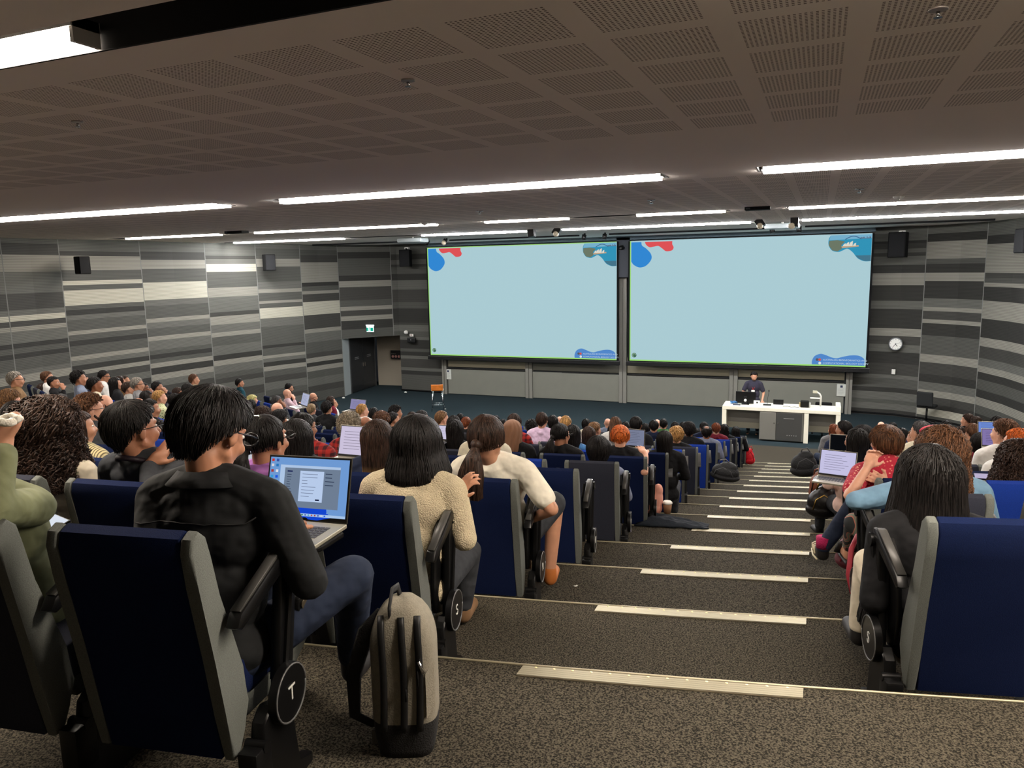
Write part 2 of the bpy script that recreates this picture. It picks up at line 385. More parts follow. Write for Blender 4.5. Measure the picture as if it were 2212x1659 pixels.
def walls():
    bm=bmesh.new()
    src=[None,(sA,0,480,3.16),(sB,0,480,3.16),(sCc,0,480,3.16),(sD,0,480,3.16),(sE,0,480,3.16),(sF,650,460,2.95)]
    for i in range(0,7):
        P,Q=LW[i],LW[i+1]
        j=i if i>=1 else 1
        s=src[j]
        if j==1: b=bands_px(s[0],s[1],s[2],s[3],SEAMX[2],LW[2])
        else: b=bands_px(s[0],s[1],s[2],s[3],SEAMX[i],LW[i])
        if i==0: b=[(z,x) for z,x in b]
        mx,my=(P[0]+Q[0])/2-.05,(P[1]+Q[1])/2
        panel(bm,P,Q,b,mid=(mx,my))
        seam(bm,Q,0,HC+1.02,1,-.1 if i<3 else -.35)
    # plain stretch running back behind the camera
    panel(bm,(-16.3,-3.2),(-17.2,9.0),[(HC+1.05,'m'),(HC+.3,'d'),(HC-.1,'l'),(HC-.6,'k'),(HC-1.2,'m'),(HC-1.8,'d')])
    struct('wall_left',bm,WM)
    # header above the recess + panel up to the boards
    bm=bmesh.new()
    A=LW[7]; B=(-15.1,25.2); K=.61
    # S7 lies on AB in the direction x/y=-.61
    t=(A[0]+K*A[1])/((A[0]-B[0])+K*(A[1]-B[1])); S7=(A[0]+(B[0]-A[0])*t,A[1]+(B[1]-A[1])*t)
    bg=bands_px(sG,650,460,2.95,(733,531,742,723),A); bh=bands_px(sH,650,460,2.95,(841,531,848,717),S7)
    panel(bm,A,S7,bg,z0=2.18); panel(bm,S7,B,bh,z0=2.18)
    panel(bm,B,(-13.1,25.1),bh); seam(bm,S7,2.18,HC+1.02,.6,-.8)
    bm.faces.new([bm.verts.new((*p,2.18)) for p in (A,B,(-15.7,26.3),(-16.9,26.2))]).material_index=4
    struct('wall_front_left',bm,WM)
    # recess with beige wall
    bm=bmesh.new()
    beige=mat('beige_wall',(150,140,124),rough=.8)
    def q(a,b,z0,z1,mi=0): bm.faces.new([bm.verts.new(p) for p in ((*a,z0),(*b,z0),(*b,z1),(*a,z1))]).material_index=mi
    q((-16.82,26.22),(-15.55,26.30),0,2.18); q((-15.1,25.2),(-15.55,26.3),0,2.18); q((-16.52,23.38),(-16.62,23.95),0,2.18,1)
    struct('wall_recess',bm,[beige,mat('white_jamb',(168,176,176),rough=.5)])
    # centre wall behind boards and screens
    bm=bmesh.new()
    grey=mat('front_wall_grey',(92,98,102),rough=.8)
    bm.faces.new([bm.verts.new(p) for p in ((-13.3,25.12,0),(1.03,25.12,0),(1.03,25.12,6),(-13.3,25.12,6))])
    struct('wall_front',bm,grey)
    bm=bmesh.new(); box(bm,-13.45,1.42,24.62,25.1,5.52,5.9); struct('trim_3',bm,mat('bulkhead',(96,112,122),rough=.8))
    # right wall, curving towards the camera
    RW=[(1.0,25.15),(2.2,25.0),(2.78,24.7),(3.55,24.1),(4.05,23.45),(4.45,22.3),(4.75,20.8),(5.2,18.5),(5.6,15),(5.9,10),(6.0,-3.2)]
    bm=bmesh.new()
    b0=bands_px(sR0,1840,460,5.925,(2004,482,1984,870),(2.78,24.7)); b1=bands_px(sR1,1840,460,5.925,(2004,482,1984,870),(2.78,24.7)); b2=bands_px(sR2,1840,460,5.925,(2143,474,2113,892),(4.05,23.45))
    for i,b in enumerate([b0,b0,b1,b1,b2,b2]+[b1,b2,b0,b1]): panel(bm,RW[i],RW[i+1],b)
    for i in (2,4,6,8): seam(bm,RW[i],0,HC+1.02,-.5,-.8)
    struct('wall_right',bm,WM)
    bm=bmesh.new(); bm.faces.new([bm.verts.new(p) for p in ((-20,-3.1,0),(8,-3.1,0),(8,-3.1,6),(-20,-3.1,6))]); struct('wall_back',bm,mat('back_wall',(60,58,56),rough=.9))
    bm=bmesh.new()
    tube(bm,[(x,y,.05) for x,y in RW[:6]],.03,4); tube(bm,[(x,y,.04) for x,y in ((-15.1,25.16),(-13.1,25.06))],.03,4)
    struct('baseboard_front',bm,BLACKD)
walls()
# ---- double door in the recess
bm=bmesh.new(); D0=Vector((-16.62,23.95,0)); D1=Vector((-16.84,26.1,0)); dv=(D1-D0).normalized(); nv=Vector((dv.y,-dv.x,0)); L=(D1-D0).length
DM=Matrix((dv,nv,Vector((0,0,1)))).transposed().to_4x4(); DM.translation=D0
door=thing('door_1','dark double door in the recess left of the screens','door'); door['kind']='structure'
DK=mat('door_dark',(40,42,44),rough=.5)
for i,(a,b) in enumerate(((.05,L*.48),(L*.49,L-.12))):
    bm=bmesh.new(); box(bm,a,b,-.02,.02,.02,2.14,bev=.004,mtx=DM); d=mk('door_leaf',bm,DK,door)
    bm=bmesh.new(); s=(a+b)/2; 
    for z in (1.28,1.34): box(bm,s-.16,s+.16,.021,.025,z,z+.025,mtx=DM)
    mk('door_sign_lines',bm,mat('door_letter',(120,122,122)),d)
    bm=bmesh.new(); box(bm,(b-.09 if i==0 else a+.05),(b-.05 if i==0 else a+.09),.02,.06,.95,1.1,mtx=DM); mk('door_handle',bm,STEEL,d)
    bm=bmesh.new(); box(bm,a,b,.021,.024,.03,.25,mtx=DM); mk('kick_plate',bm,mat('kick',(58,60,62),rough=.35,metal=.6),d)
bm=bmesh.new(); box(bm,0,.05,-.04,.03,0,2.18,mtx=DM); box(bm,L-.12,L-.06,-.04,.03,0,2.18,mtx=DM); box(bm,0,L,-.04,.03,2.14,2.18,mtx=DM)
mk('door_frame',bm,mat('door_frame',(70,72,72),rough=.4),door)
#==================================================================== FRONT WALL FITTINGS
BOARD=mat('board_grey',(118,118,108),rough=.55,vary=(3,.03))
BEIGE=mat('board_rail_beige',(168,162,140),rough=.5)
POST=mat('board_post',(140,138,130),rough=.4,metal=.3)
PX=[-13.06,-9.63,-6.17,-2.5,.93]
posn=['far left','second','centre','fourth','far right']
for i,x in enumerate(PX):
    bm=bmesh.new(); tall=4.28 if i==2 else 1.62 
    wd=.13 if i in(1,2,3) else .09
    box(bm,x-wd,x-.012,24.9,25.06,0,tall,bev=.004); box(bm,x+.012,x+wd,24.9,25.06,0,tall,bev=.004); box(bm,x-.012,x+.012,24.94,25.06,0,tall)
    tag(mk('board_post',bm,POST),'%s grey vertical rail post of the writing boards on the front wall'%posn[i],'post','writing board posts')
bn=['leftmost','second from left','third from left','rightmost']
for i in range(4):
    x0,x1=PX[i]+.135,PX[i+1]-.135
    t=thing('writing_board','%s pale grey writing board section on the front wall'%bn[i],'writing board',((x0+x1)/2,25.0,.02),0,'writing boards along the front wall')
    h=(x1-x0)/2
    bm=bmesh.new(); box(bm,-h,h,-.04,.04,0,.94,bev=.006); mk('lower_board',bm,BOARD,t)
    if i!=1:
        bm=bmesh.new(); box(bm,-h,h,0,.05,1.02,1.55,bev=.004); mk('upper_board',bm,BEIGE,t)
        bm=bmesh.new(); box(bm,-h,h,-.075,-.02,.955,.985,bev=.004); mk('pen_tray',bm,BLACKM,t)
    else:
        bm=bmesh.new(); box(bm,-h,h,0,.05,1.0,1.55,bev=.004); mk('upper_board',bm,BOARD,t)
        bm=bmesh.new(); box(bm,-h*.3,h*.75,-.06,-.02,.955,.975,bev=.004); mk('pen_tray',bm,BLACKM,t)
for i,(x0,x1,z0,z1) in enumerate(((-13.08*1.053+.02+.6,0,0,0),)): pass
def notice(x,z,lab):
    t=thing('notice',lab,'notice',(x,24.93,z))
    bm=bmesh.new(); box(bm,-.13,.13,-.004,.004,-.19,.19); mk('paper',bm,mat('paper_grey',(196,198,190),rough=.7),t)
    bm=bmesh.new(); box(bm,-.035,.035,-.007,-.004,.08,.15); mk('printed_symbol',bm,mat('ink_blue',(30,40,70)),t)
    bm=bmesh.new()
    for k in range(6): box(bm,-.09,.09-(k%3)*.03,-.006,-.004,.04-k*.032,.046-k*.032)
    mk('printed_text',bm,mat('ink_grey',(140,142,138)),t)
notice(-12.9,.76,'white paper notice on the leftmost writing board'); notice(.72,.74,'white paper notice on the rightmost writing board, near the desk')
# dark column between the screens
bm=bmesh.new(); box(bm,-6.33,-5.88,24.62,25.0,4.3,5.6); tag(mk('equipment_column',bm,mat('column_grey',(58,62,70),rough=.6)),'dark grey boxed column hanging between the two screens','column')
t=thing('network_camera','small black camera on the dark column between the screens','camera',(-6.13,24.5,5.26))
bm=bmesh.new(); sph(bm,(0,0,0),(.12,.1,.07),2); mk('body',bm,BLACKD,t)
bm=bmesh.new(); cyl(bm,(0,-.1,-.01),(0,-.12,-.01),.035,12); mk('lens',bm,BLACKP,t)
bm=bmesh.new(); box(bm,-.04,.04,.05,.13,-.02,.1); mk('bracket',bm,BLACKM,t)
# ---- projection screens
LIME=emis('slide_lime',(160,222,120),.95)
SL=emis('slide_pale',(172,205,213),.98)
BLU=emis('slide_blue',(52,138,214),.95); BLU2=emis('slide_footer',(84,138,206),.95); REDS=emis('slide_red',(226,84,88),.95)
def smooth_poly(pts,n=10):
    """closed Catmull-Rom through pts (sharp when flagged)"""
    out=[]; m=len(pts)
    for i in range(m):
        p0,p1,p2,p3=[pts[(i+j-1)%m] for j in range(4)]
        if len(p1)>2 and len(p2)>2: out.append(p1[:2]); continue
        if len(p1)>2: p0=p1
        if len(p2)>2: p3=p2
        for k in range(n):
            t=k/n
            out.append(tuple(.5*((2*p1[a])+(-p0[a]+p2[a])*t+(2*p0[a]-5*p1[a]+4*p2[a]-p3[a])*t*t+(-p0[a]+3*p1[a]-3*p2[a]+p3[a])*t**3) for a in (0,1)))
    return out
def screen(x0,x1,lab,greenleft):
    Wd=x1-x0; Hh=3.95; z1=5.475; z0=z1-Hh; Y=24.56
    t=thing('projection_screen',lab,'projection screen',((x0+x1)/2,Y,z0),0,'projection screens')
    h=Wd/2
    bm=bmesh.new(); box(bm,-h-.06,h+.06,.012,.03,-.06,Hh+.0); mk('border',bm,BLACKD,t)
    bm=bmesh.new(); box(bm,-h-.12,h+.12,-.03,.05,-.17,-.03,bev=.015); mk('weight_bar',bm,BLACKM,t)
    bm=bmesh.new(); box(bm,-h,h,0,.012,0,Hh); s=mk('image_area',bm,SL,t)
    def lay(nm,pts,m,d=.002,sm=True):
        q=smooth_poly(pts) if sm else [p[:2] for p in pts]
        bm=bmesh.new(); vs=[bm.verts.new((-h+u*Wd,-d,Hh-v*Wd)) for u,v in q]; f=bm.faces.new(vs); f.normal_update()
        if f.normal.y>0: f.normal_flip()
        bmesh.ops.triangulate(bm,faces=[f]); return mk(nm,bm,m,s)
    R=Hh/Wd
    for nm,a in (('lime_edge',(0,0,1,.0035)),('lime_edge',(0,R-.006,1,R)),('lime_edge',(0,0,.0045,R))):
        if nm and not(a[3]-a[1]<.004 and not greenleft): lay(nm,[(a[0],a[1],1),(a[2],a[1],1),(a[2],a[3],1),(a[0],a[3],1)],LIME,.003,False)
    e=.006
    lay('blue_shape',[(e,e,1),(.052,e,1),(.056,.022),(.075,.036),(.096,.06),(.098,.085),(.075,.112),(.045,.12),(.018,.108),(e,.092,1)],BLU)
    lay('red_shape',[(.068,e,1),(.192,e,1),(.192,.02),(.198,.034),(.19,.047),(.165,.05),(.148,.038),(.13,.026),(.11,.028),(.09,.03),(.075,.02)],REDS)
    # harbour picture in a wavy outline
    WATER=emis('slide_water',(52,150,186),.95); SKY=emis('slide_sky',(120,178,208),.95); LAND=emis('slide_land',(110,122,104),.95); PALE=emis('slide_sail',(226,222,208),.95); DARKW=emis('slide_water_deep',(70,118,140),.95)
    base=[(.999,.004,1),(.845,.004,1),(.837,.02),(.838,.045),(.852,.066),(.876,.072),(.893,.066),(.91,.06),(.93,.075),(.95,.1),(.975,.112),(.999,.112,1)]
    lay('harbour_picture',base,WATER)
    lay('harbour_picture',[(.999,.004,1),(.845,.004,1),(.838,.024,1),(.9,.022,1),(.999,.019,1)],SKY,.004,False)
    lay('harbour_picture',[(.839,.026,1),(.838,.045,1),(.852,.065,1),(.872,.07,1),(.888,.06,1),(.886,.045,1),(.9,.03,1),(.87,.024,1)],LAND,.004)
    lay('harbour_picture',[(.94,.088,1),(.999,.088,1),(.999,.112,1),(.975,.111,1),(.955,.102,1)],DARKW,.004,False)
    lay('harbour_picture',[(.886,.05,1),(.95,.046,1),(.952,.052,1),(.89,.057,1)],emis('slide_quay',(196,170,140),.9),.0065,False)
    for u_,w_,h_ in ((.897,.012,.012),(.908,.014,.017),(.921,.016,.021),(.935,.012,.013)): lay('harbour_picture',[(u_-w_*.5,.0495,1),(u_-w_*.1,.0495-h_*.7),(u_+w_*.5,.0495-h_,1),(u_+w_*.45,.0495,1)],PALE,.007)
    bm=bmesh.new(); tube(bm,[(-h+Wd*(.9+.06*q/12),-.006,Hh-Wd*(.022-.012*math.sin(PI*q/12))) for q in range(13)],.012,4); mk('harbour_picture',bm,emis('slide_bridge',(70,110,150),.9),s)
    bm=bmesh.new()
    rr=random.Random(3)
    for q in range(12): u=.955+q*.0035; hh=.003+rr.random()*.007; box(bm,-h+Wd*u,-h+Wd*(u+.0028),-.006,-.005,Hh-Wd*.021,Hh-Wd*(.021-hh))
    mk('harbour_picture',bm,emis('slide_city',(96,110,134),.9),s)
    f=[(.792,R-.006,1),(.792,R-.022),(.802,R-.042),(.825,R-.052),(.848,R-.046),(.868,R-.038),(.888,R-.035),(.91,R-.041),(.94,R-.048),(.97,R-.048),(.99,R-.038),(.995,R-.026),(.995,R-.006,1)]
    lay('footer_shape',f,BLU2)
    TX=emis('slide_text',(196,216,232),.95)
    for r_,(sx,v) in enumerate((('AUSTRALIAN BIOINFORMATICS AND',.0265),('COMPUTATIONAL BIOLOGY SOCIETY',.0125))):
        text('footer_text',sx,Wd*.0102,TX,s,(-h+Wd*.835,-.006,Hh-Wd*(R-v)),(PI/2,0,0),.0005,'LEFT')
    for (u,v,c,cc) in ((.812,.027,'slide_dot_grey',(90,96,100)),(.822,.027,'slide_dot_red',(214,90,80)),(.823,.0125,'slide_dot_white',(222,232,236))):
        bm=bmesh.new(); cyl(bm,(-h+Wd*u,-.002,Hh-Wd*(R-v)),(-h+Wd*u,-.006,Hh-Wd*(R-v)),Wd*.0058,16); mk('footer_logo_dot',bm,emis(c,cc,.9),s)
    bm=bmesh.new(); cyl(bm,(-h+Wd*.022,-.002,Hh-Wd*(R-.026)),(-h+Wd*.022,-.006,Hh-Wd*(R-.026)),Wd*.0108,24); g=mk('corner_badge',bm,emis('slide_badge',(70,110,90),.9),s)
    bm=bmesh.new(); tube(bm,[(-h+Wd*.022+Wd*.007*math.cos(a),-.007,Hh-Wd*(R-.026)+Wd*.007*math.sin(a)) for a in [q*.4 for q in range(12)]],.011,4); mk('corner_badge_ring',bm,emis('slide_badge_ring',(150,182,150),.9),s)
screen(-13.41,-6.30,'left projection screen showing a pale blue slide with lime green edge',True)
screen(-5.85,1.34,'right projection screen showing a pale blue slide, above the desk',False)
# ---- loudspeakers
def speaker(p,rz,s,lab,camtop=False):
    t=thing('loudspeaker',lab,'loudspeaker',p,rz,'wall loudspeakers')
    w_,d_,h_=.2*s,.2*s,.31*s
    bm=bmesh.new(); box(bm,-w_,w_,-d_*1.2,d_*.6,-h_,h_,bev=.02); mk('cabinet',bm,BLACKD,t)
    bm=bmesh.new(); box(bm,-w_*.88,w_*.88,-d_*1.24,-d_*1.2,-h_*.92,h_*.92,bev=.01); mk('grille',bm,mat('grille',(24,24,26),rough=.9,bump=(250,.5)),t)
    bm=bmesh.new(); box(bm,-.05,.05,d_*.6,d_*.6+.18,-.12,.12,bev=.01); mk('wall_bracket',bm,BLACKM,t)
def wallspk(px,py,D): return ray(px,py)*D+Vector((0,0,HC))
def plan(px,py,P):  # sight line cut at the plan distance of P
    d=ray(px,py); return d*(math.hypot(*P)/math.hypot(d.x,d.y))+Vector((0,0,HC))
speaker(plan(176,573,(-17.55,13.5)),math.radians(78),.72,'black loudspeaker on the left wall, nearest the camera')
speaker(plan(580,567,(-16.9,20.2)),math.radians(60),.85,'black loudspeaker on the left wall, farther one')
speaker(plan(877,558,(-14.2,24.8)),math.radians(15),1.0,'black loudspeaker on the dark wall left of the left screen')
speaker(plan(1941,529,(2.0,24.3)),math.radians(-15),1.15,'black loudspeaker on the dark wall right of the right screen')
speaker(plan(2222,520,(4.15,20.6)),math.radians(-70),.9,'black loudspeaker at the right edge of the photo')
for q,(px,py,P,lab) in enumerate(((879,538,(-14.2,24.95),'small white camera above the loudspeaker left of the screens'),(1949,503,(2.2,24.85),'small white camera above the loudspeaker right of the screens'))):
    p=plan(px,py,P); t=thing('dome_camera',lab,'camera',p)
    bm=bmesh.new(); box(bm,-.09,.09,-.06,.08,.0,.07,bev=.02); mk('housing',bm,WHITE,t)
    bm=bmesh.new(); sph(bm,(0,-.03,0),.05,2); mk('lens_dome',bm,BLACKP,t)
# ---- exit sign, sensor, controls, room sign, clock, switch
p=plan(801,709,(-15.78,24.28)); t=thing('exit_sign','green and white running man exit sign above the recess','exit sign',(p.x,p.y-.1,p.z),math.radians(-52+90-37))
EW=emis('exit_white',(215,255,250),1.6); EG=emis('exit_green',(10,170,140),1.0)
bm=bmesh.new(); box(bm,-.2,.2,-.03,.03,.09,.14,bev=.008); mk('lamp_head',bm,mat('exit_case',(235,240,240),emit=((220,250,255),1.2)),t)
bm=bmesh.new(); box(bm,-.19,.19,-.012,.012,-.13,.09); pn=mk('sign_panel',bm,EW,t)
for a,b in ((-.17,-.055),(.055,.17)):
    bm=bmesh.new(); box(bm,a,b,-.015,-.012,-.1,.03); mk('green_field',bm,EG,pn)
bm=bmesh.new(); sph(bm,(0,-.013,.03),(.014,.003,.014),1); tube(bm,[(0,-.014,.015),(-.01,-.014,-.035),(-.03,-.014,-.09)],.009,5); tube(bm,[(-.01,-.014,-.035),(.02,-.014,-.06),(.02,-.014,-.095)],.008,5); tube(bm,[(-.035,-.014,-.02),(0,-.014,.0),(.03,-.014,-.025)],.007,5)
mk('running_figure',bm,EG,pn)
def onwall(px,py,P): return plan(px,py,P)
P0=(-14.5,25.15)
p=onwall(876,718,(-14.6,25.1)); t=thing('motion_sensor','small round white sensor beside the recess','sensor',p); bm=bmesh.new(); sph(bm,(0,0,0),(.07,.05,.07),2); mk('dome',bm,WHITE,t,smooth=True); bm=bmesh.new(); cyl(bm,(0,.02,0),(0,.06,0),.078,20); mk('back_plate',bm,WHITE,t)
p=onwall(889,724,(-14.4,25.1)); t=thing('wall_control','small white wall control plate above a black box','wall control',p); bm=bmesh.new(); box(bm,-.08,.08,-.01,.02,-.05,.05,bev=.006); mk('plate',bm,WHITE,t); bm=bmesh.new(); box(bm,-.045,.03,-.014,-.01,-.012,.022); mk('display',bm,mat('display_red',(140,110,100)),t)
p=onwall(889,734,(-14.4,25.05)); t=thing('wall_phone_box','black wall box with rounded corners left of the screens','wall box',p); bm=bmesh.new(); box(bm,-.18,.18,-.06,.06,-.11,.09,bev=.035); mk('casing',bm,BLACKM,t); bm=bmesh.new(); box(bm,-.01,.012,-.066,-.06,-.02,.04); mk('mark',bm,mat('markgrey',(110,112,114)),t)
p=onwall(855,766,(-15.78,26.2)); t=thing('room_sign','black sign with three pink round symbols on the beige wall','sign',p,math.radians(4))
bm=bmesh.new(); box(bm,-.23,.23,-.012,.012,-.175,.175,bev=.003); bd=mk('board',bm,mat('sign_black',(22,20,20),rough=.4),t)
for q in range(3):
    bm=bmesh.new(); x=-.13+q*.135; tube(bm,[(x+.042*math.cos(a*PI/8),-.014,-.075+.042*math.sin(a*PI/8)) for a in range(17)],.008,5); sph(bm,(x,-.014,-.075),(.022,.004,.022),1); mk('prohibition_symbol',bm,mat('sign_pink',(206,150,140),rough=.6),bd)
text('wording','Strictly no',.05,mat('sign_text',(120,118,112)),bd,(-.1,-.015,.04),(PI/2,0,0),.001)
p=onwall(1935,743,(2.1,24.85)); t=thing('wall_clock','round white wall clock right of the right screen','clock',p,math.radians(-18))
bm=bmesh.new(); cyl(bm,(0,.04,0),(0,-.02,0),.185,36); mk('face',bm,mat('clock_face',(232,232,226),rough=.4),t)
bm=bmesh.new(); tube(bm,[(.18*math.cos(a*PI/18),-.015,.18*math.sin(a*PI/18)) for a in range(37)],.016,8); mk('rim',bm,mat('clock_rim',(120,122,124),rough=.3,metal=.6),t)
for nm,ang,ln,rd in (('hour_hand',-55,.085,.008),('minute_hand',-128,.13,.006),('second_hand',20,.14,.003)):
    bm=bmesh.new(); a=math.radians(ang); tube(bm,[(-.02*math.cos(a),-.025,-.02*math.sin(a)),(ln*math.cos(a),-.025,ln*math.sin(a))],rd,5); mk(nm,bm,BLACKD,t)
bm=bmesh.new()
for q in range(12):
    a=q*PI/6; tube(bm,[(.135*math.cos(a),-.022,.135*math.sin(a)),(.155*math.cos(a),-.022,.155*math.sin(a))],.006,4)
mk('hour_marks',bm,BLACKD,t)
p=onwall(1930,803,(2.15,24.93)); t=thing('light_switch','small white light switch plate below the clock','switch',p,math.radians(-15)); bm=bmesh.new(); box(bm,-.05,.05,-.01,.01,-.075,.075,bev=.005); mk('plate',bm,WHITE,t); bm=bmesh.new(); box(bm,-.015,.015,-.018,-.01,-.025,.025,bev=.003); mk('rocker',bm,WHITE,t)
# ---- ceiling fittings
def tracks():
    for i,(a,b,Y) in enumerate(((-16.58,-12.7,22.1),(-11.3,-6.9,22.3),(-5.9,-1.45,22.15),(-.45,3.9,21.9))):
        bm=bmesh.new(); box(bm,a,b,Y-.09,Y+.05,HC+.955,HC+.998,bev=.004); tag(mk('lighting_track',bm,BLACKD),'%s black lighting track on the ceiling near the screens'%['leftmost','second from left','third from left','rightmost'][i],'lighting track','ceiling lighting tracks')
tracks()
SPOT=[(1148,504,18.3,'big',-8,'left of centre beside the second lamp gap'),(1208,501,18.2,'big',35,'tilted, with pale front, left of the right lamp'),(925,523,21.4,'small',12,'above the left screen, far left'),(965,521,21.3,'small',35,'above the left screen, second from left'),(1263,511,21.5,'small',10,'above the left screen, third from left'),(1307,509,21.5,'small',6,'above the left screen, nearest the column'),(1636,483,18.1,'big',-35,'tilted, with pale front, above the right screen'),(1666,495,21.2,'small',-12,'above the middle of the right screen'),(1716,479,17.9,'big',0,'upright, before the rightmost lamp'),(1726,493,21.2,'small',0,'above the right part of the right screen')]
for x,y,Y,kind,tilt,lab in SPOT:
    p=ony(x,y,Y); top=HC+1.0
    t=thing('spotlight','black ceiling spotlight '+lab,'spotlight',(p.x,Y,top),0,'black ceiling spotlights')
    ln=(top-p.z)*2; ln=max(.2,min(.42,ln)); r=.065 if kind=='small' else .085
    a=math.radians(tilt); d=Vector((-math.sin(a),-.15,-math.cos(a))).normalized()
    bm=bmesh.new()
    if kind=='small': cyl(bm,d*.04,d*ln,r,16)
    else: box(bm,-r,r,-r,r,0,ln,bev=.012,mtx=Vector((0,0,-1)).rotation_difference(d).to_matrix().to_4x4()@Matrix.Diagonal((1,1,-1,1)))
    b=mk('lamp_body',bm,BLACKM,t)
    bm=bmesh.new(); cyl(bm,(0,0,0),(0,0,-.05),.03,10); mk('ceiling_mount',bm,BLACKM,t)
    if abs(tilt)>30 or x==1716:
        bm=bmesh.new(); e=d*ln; sph(bm,e+Vector((-.05 if tilt<=0 else .05,-.05,.02)),(.075,.06,.075),2); mk('lamp_glass',bm,mat('lamp_glass',(226,214,190),rough=.3),t)
for i,(x,y,w_,lab) in enumerate(((1637,447,.42,'small black box in the ceiling before the right screen'),(511,499,.5,'small black box in the ceiling near the left wall'))):
    p=onz(x,y,HC+.985); t=thing('ceiling_box',lab,'ceiling box',(p.x,p.y,HC+.99)); bm=bmesh.new(); box(bm,-w_/2,w_/2,-.12,.12,-.06,0,bev=.005); mk('casing',bm,BLACKD,t); bm=bmesh.new(); box(bm,-w_/2+.02,-w_/2+.09,-.125,-.12,-.045,-.02); mk('port',bm,mat('port_grey',(60,66,70)),t)
for i,(x,y,lab) in enumerate(((881,172,'small round sprinkler on the near ceiling panel'),(167,262,'small round sprinkler at the left of the near ceiling'),(2027,18,'small round sprinkler at the top right of the ceiling'),(1036,455,'small sprinkler left of the centre behind the second lamp row'),(1407,431,'small sprinkler right of the centre behind the second lamp row'),(1857,407,'small sprinkler below the rightmost second-row lamp'),(1941,424,'small white detector dome below the rightmost second-row lamp'),(917,481,'small white detector dome above the third lamp row'))):
    d=ray(x,y); s=.8/(d.z-.0134*d.y); s=s if d.y*s<15 else 1.0/d.z; p=d*s
    t=thing('detector_dome' if i>5 else 'ceiling_sprinkler',lab,'detector' if i>5 else 'sprinkler',(p.x,p.y,ceilz(p.y)),0,'ceiling sprinklers and detectors')
    if i>5:
        bm=bmesh.new(); sph(bm,(0,0,0),(.08,.08,.05),2); mk('dome',bm,WHITE,t); bm=bmesh.new(); cyl(bm,(0,0,-.03),(0,0,-.06),.02,10); mk('sensor',bm,WHITE,t); continue
    sc=.55 if i<3 else 1.0
    bm=bmesh.new(); cyl(bm,(0,0,-.012*sc),(0,0,0),.055*sc,24); mk('flange',bm,mat('flange',(150,140,134),rough=.3,metal=.5),t)
    bm=bmesh.new(); tube(bm,[(0,0,-.01),(0,0,-.05*sc)],.012*sc,8); cyl(bm,(0,0,-.05*sc),(0,0,-.055*sc),.025*sc,12); mk('nozzle',bm,STEEL,t)
for x,y,lab in ((892,517,'left white ceiling projector above the screens'),(1690,486,'right pale ceiling projector above the screens')):
    p=onz(x,y,HC+.93); t=thing('projector',lab,'projector',(p.x,p.y,HC+.9)); bm=bmesh.new(); box(bm,-.4,.4,-.25,.25,-.06,.06,bev=.03); mk('body',bm,mat('projector_body',(168,176,178),rough=.4),t)
    bm=bmesh.new(); cyl(bm,(0,0,.05),(0,0,.1),.03,10); mk('mount',bm,WHITE,t); bm=bmesh.new(); cyl(bm,(.2,.24,0),(.2,.28,0),.05,14); mk('lens',bm,BLACKP,t)
# ---- lecture desk
t=thing('lecture_desk','long white lecture desk with grey cupboards on the stage floor','desk',(-.86,20.8,0))
DW=mat('desk_white',(246,241,220),rough=.4)
bm=bmesh.new(); box(bm,-1.46,1.46,-.38,.38,.80,.9,bev=.01); mk('desk_top',bm,DW,t)
for x in (-1.41,.655,1.41):
    bm=bmesh.new(); box(bm,x-.055,x+.055,-.375,-.2 if x==.655 else .37,0,.80 if abs(x)<1.4 else .86,bev=.006); mk('leg',bm,DW,t)
bm=bmesh.new(); box(bm,1.35,1.465,-.3,.38,.9,1.0,bev=.01); mk('end_ledge',bm,DW,t)
bm=bmesh.new(); box(bm,-1.36,-.5,-.05,-.02,.42,.74); mk('modesty_panel',bm,mat('panel_grey',(112,110,104),rough=.6),t)
bm=bmesh.new(); box(bm,-1.36,-.5,-.08,-.05,.26,.42); mk('lower_rail',bm,mat('rail_beige',(140,136,122),rough=.6),t)
bm=bmesh.new(); box(bm,.72,1.35,-.05,-.02,.42,.74); mk('modesty_panel',bm,mat('panel_grey',(112,110,104)),t)
bm=bmesh.new(); box(bm,.72,1.35,-.08,-.05,.26,.42); mk('lower_rail',bm,mat('rail_beige',(140,136,122)),t)
cb=thing('cupboard','','',(0,0,0)); 
for k_ in ('label','category'): del cb[k_]
cb.parent=t; cb.name='cupboard'
bm=bmesh.new(); box(bm,-.5,.59,-.36,.33,.03,.79,bev=.005); mk('carcass',bm,mat('cupboard_grey',(120,118,110),rough=.5),cb)
bm=bmesh.new(); box(bm,-.49,-.09,-.385,-.36,.05,.78,bev=.003); mk('cupboard_door',bm,mat('cupboard_grey',(120,118,110)),cb)
bm=bmesh.new(); box(bm,-.08,.55,-.385,-.36,.05,.78,bev=.003); mk('rack_door',bm,mat('rack_glass',(72,72,70),rough=.15,coat=.5),cb)
bm=bmesh.new()
for q in range(5): cyl(bm,(.2+q*.055,-.386,.19),(.2+q*.055,-.392,.19),.012,10)
mk('rack_button',bm,mat('buttons',(150,150,146)),cb)
bm=bmesh.new(); box(bm,.1,.36,-.389,-.386,.63,.645); mk('rack_strip',bm,mat('buttons',(150,150,146)),cb)
for x in (-.13,-.03):
    bm=bmesh.new(); cyl(bm,(x,-.385,.5),(x,-.4,.5),.014,10); mk('lock',bm,STEEL,cb)
def deskthing(name,lab,cat,x,y,parts,rz=0,z=.9):
    t=thing(name,lab,cat,(x,y,z),rz)
    for nm,bm,m in parts: mk(nm,bm,m,t)
    return t
def B_(*a,**k):
    bm=bmesh.new(); box(bm,*a,**k); return bm
bm1=bmesh.new(); box(bm1,-.26,.26,-.015,.015,.02,.34,bev=.008)
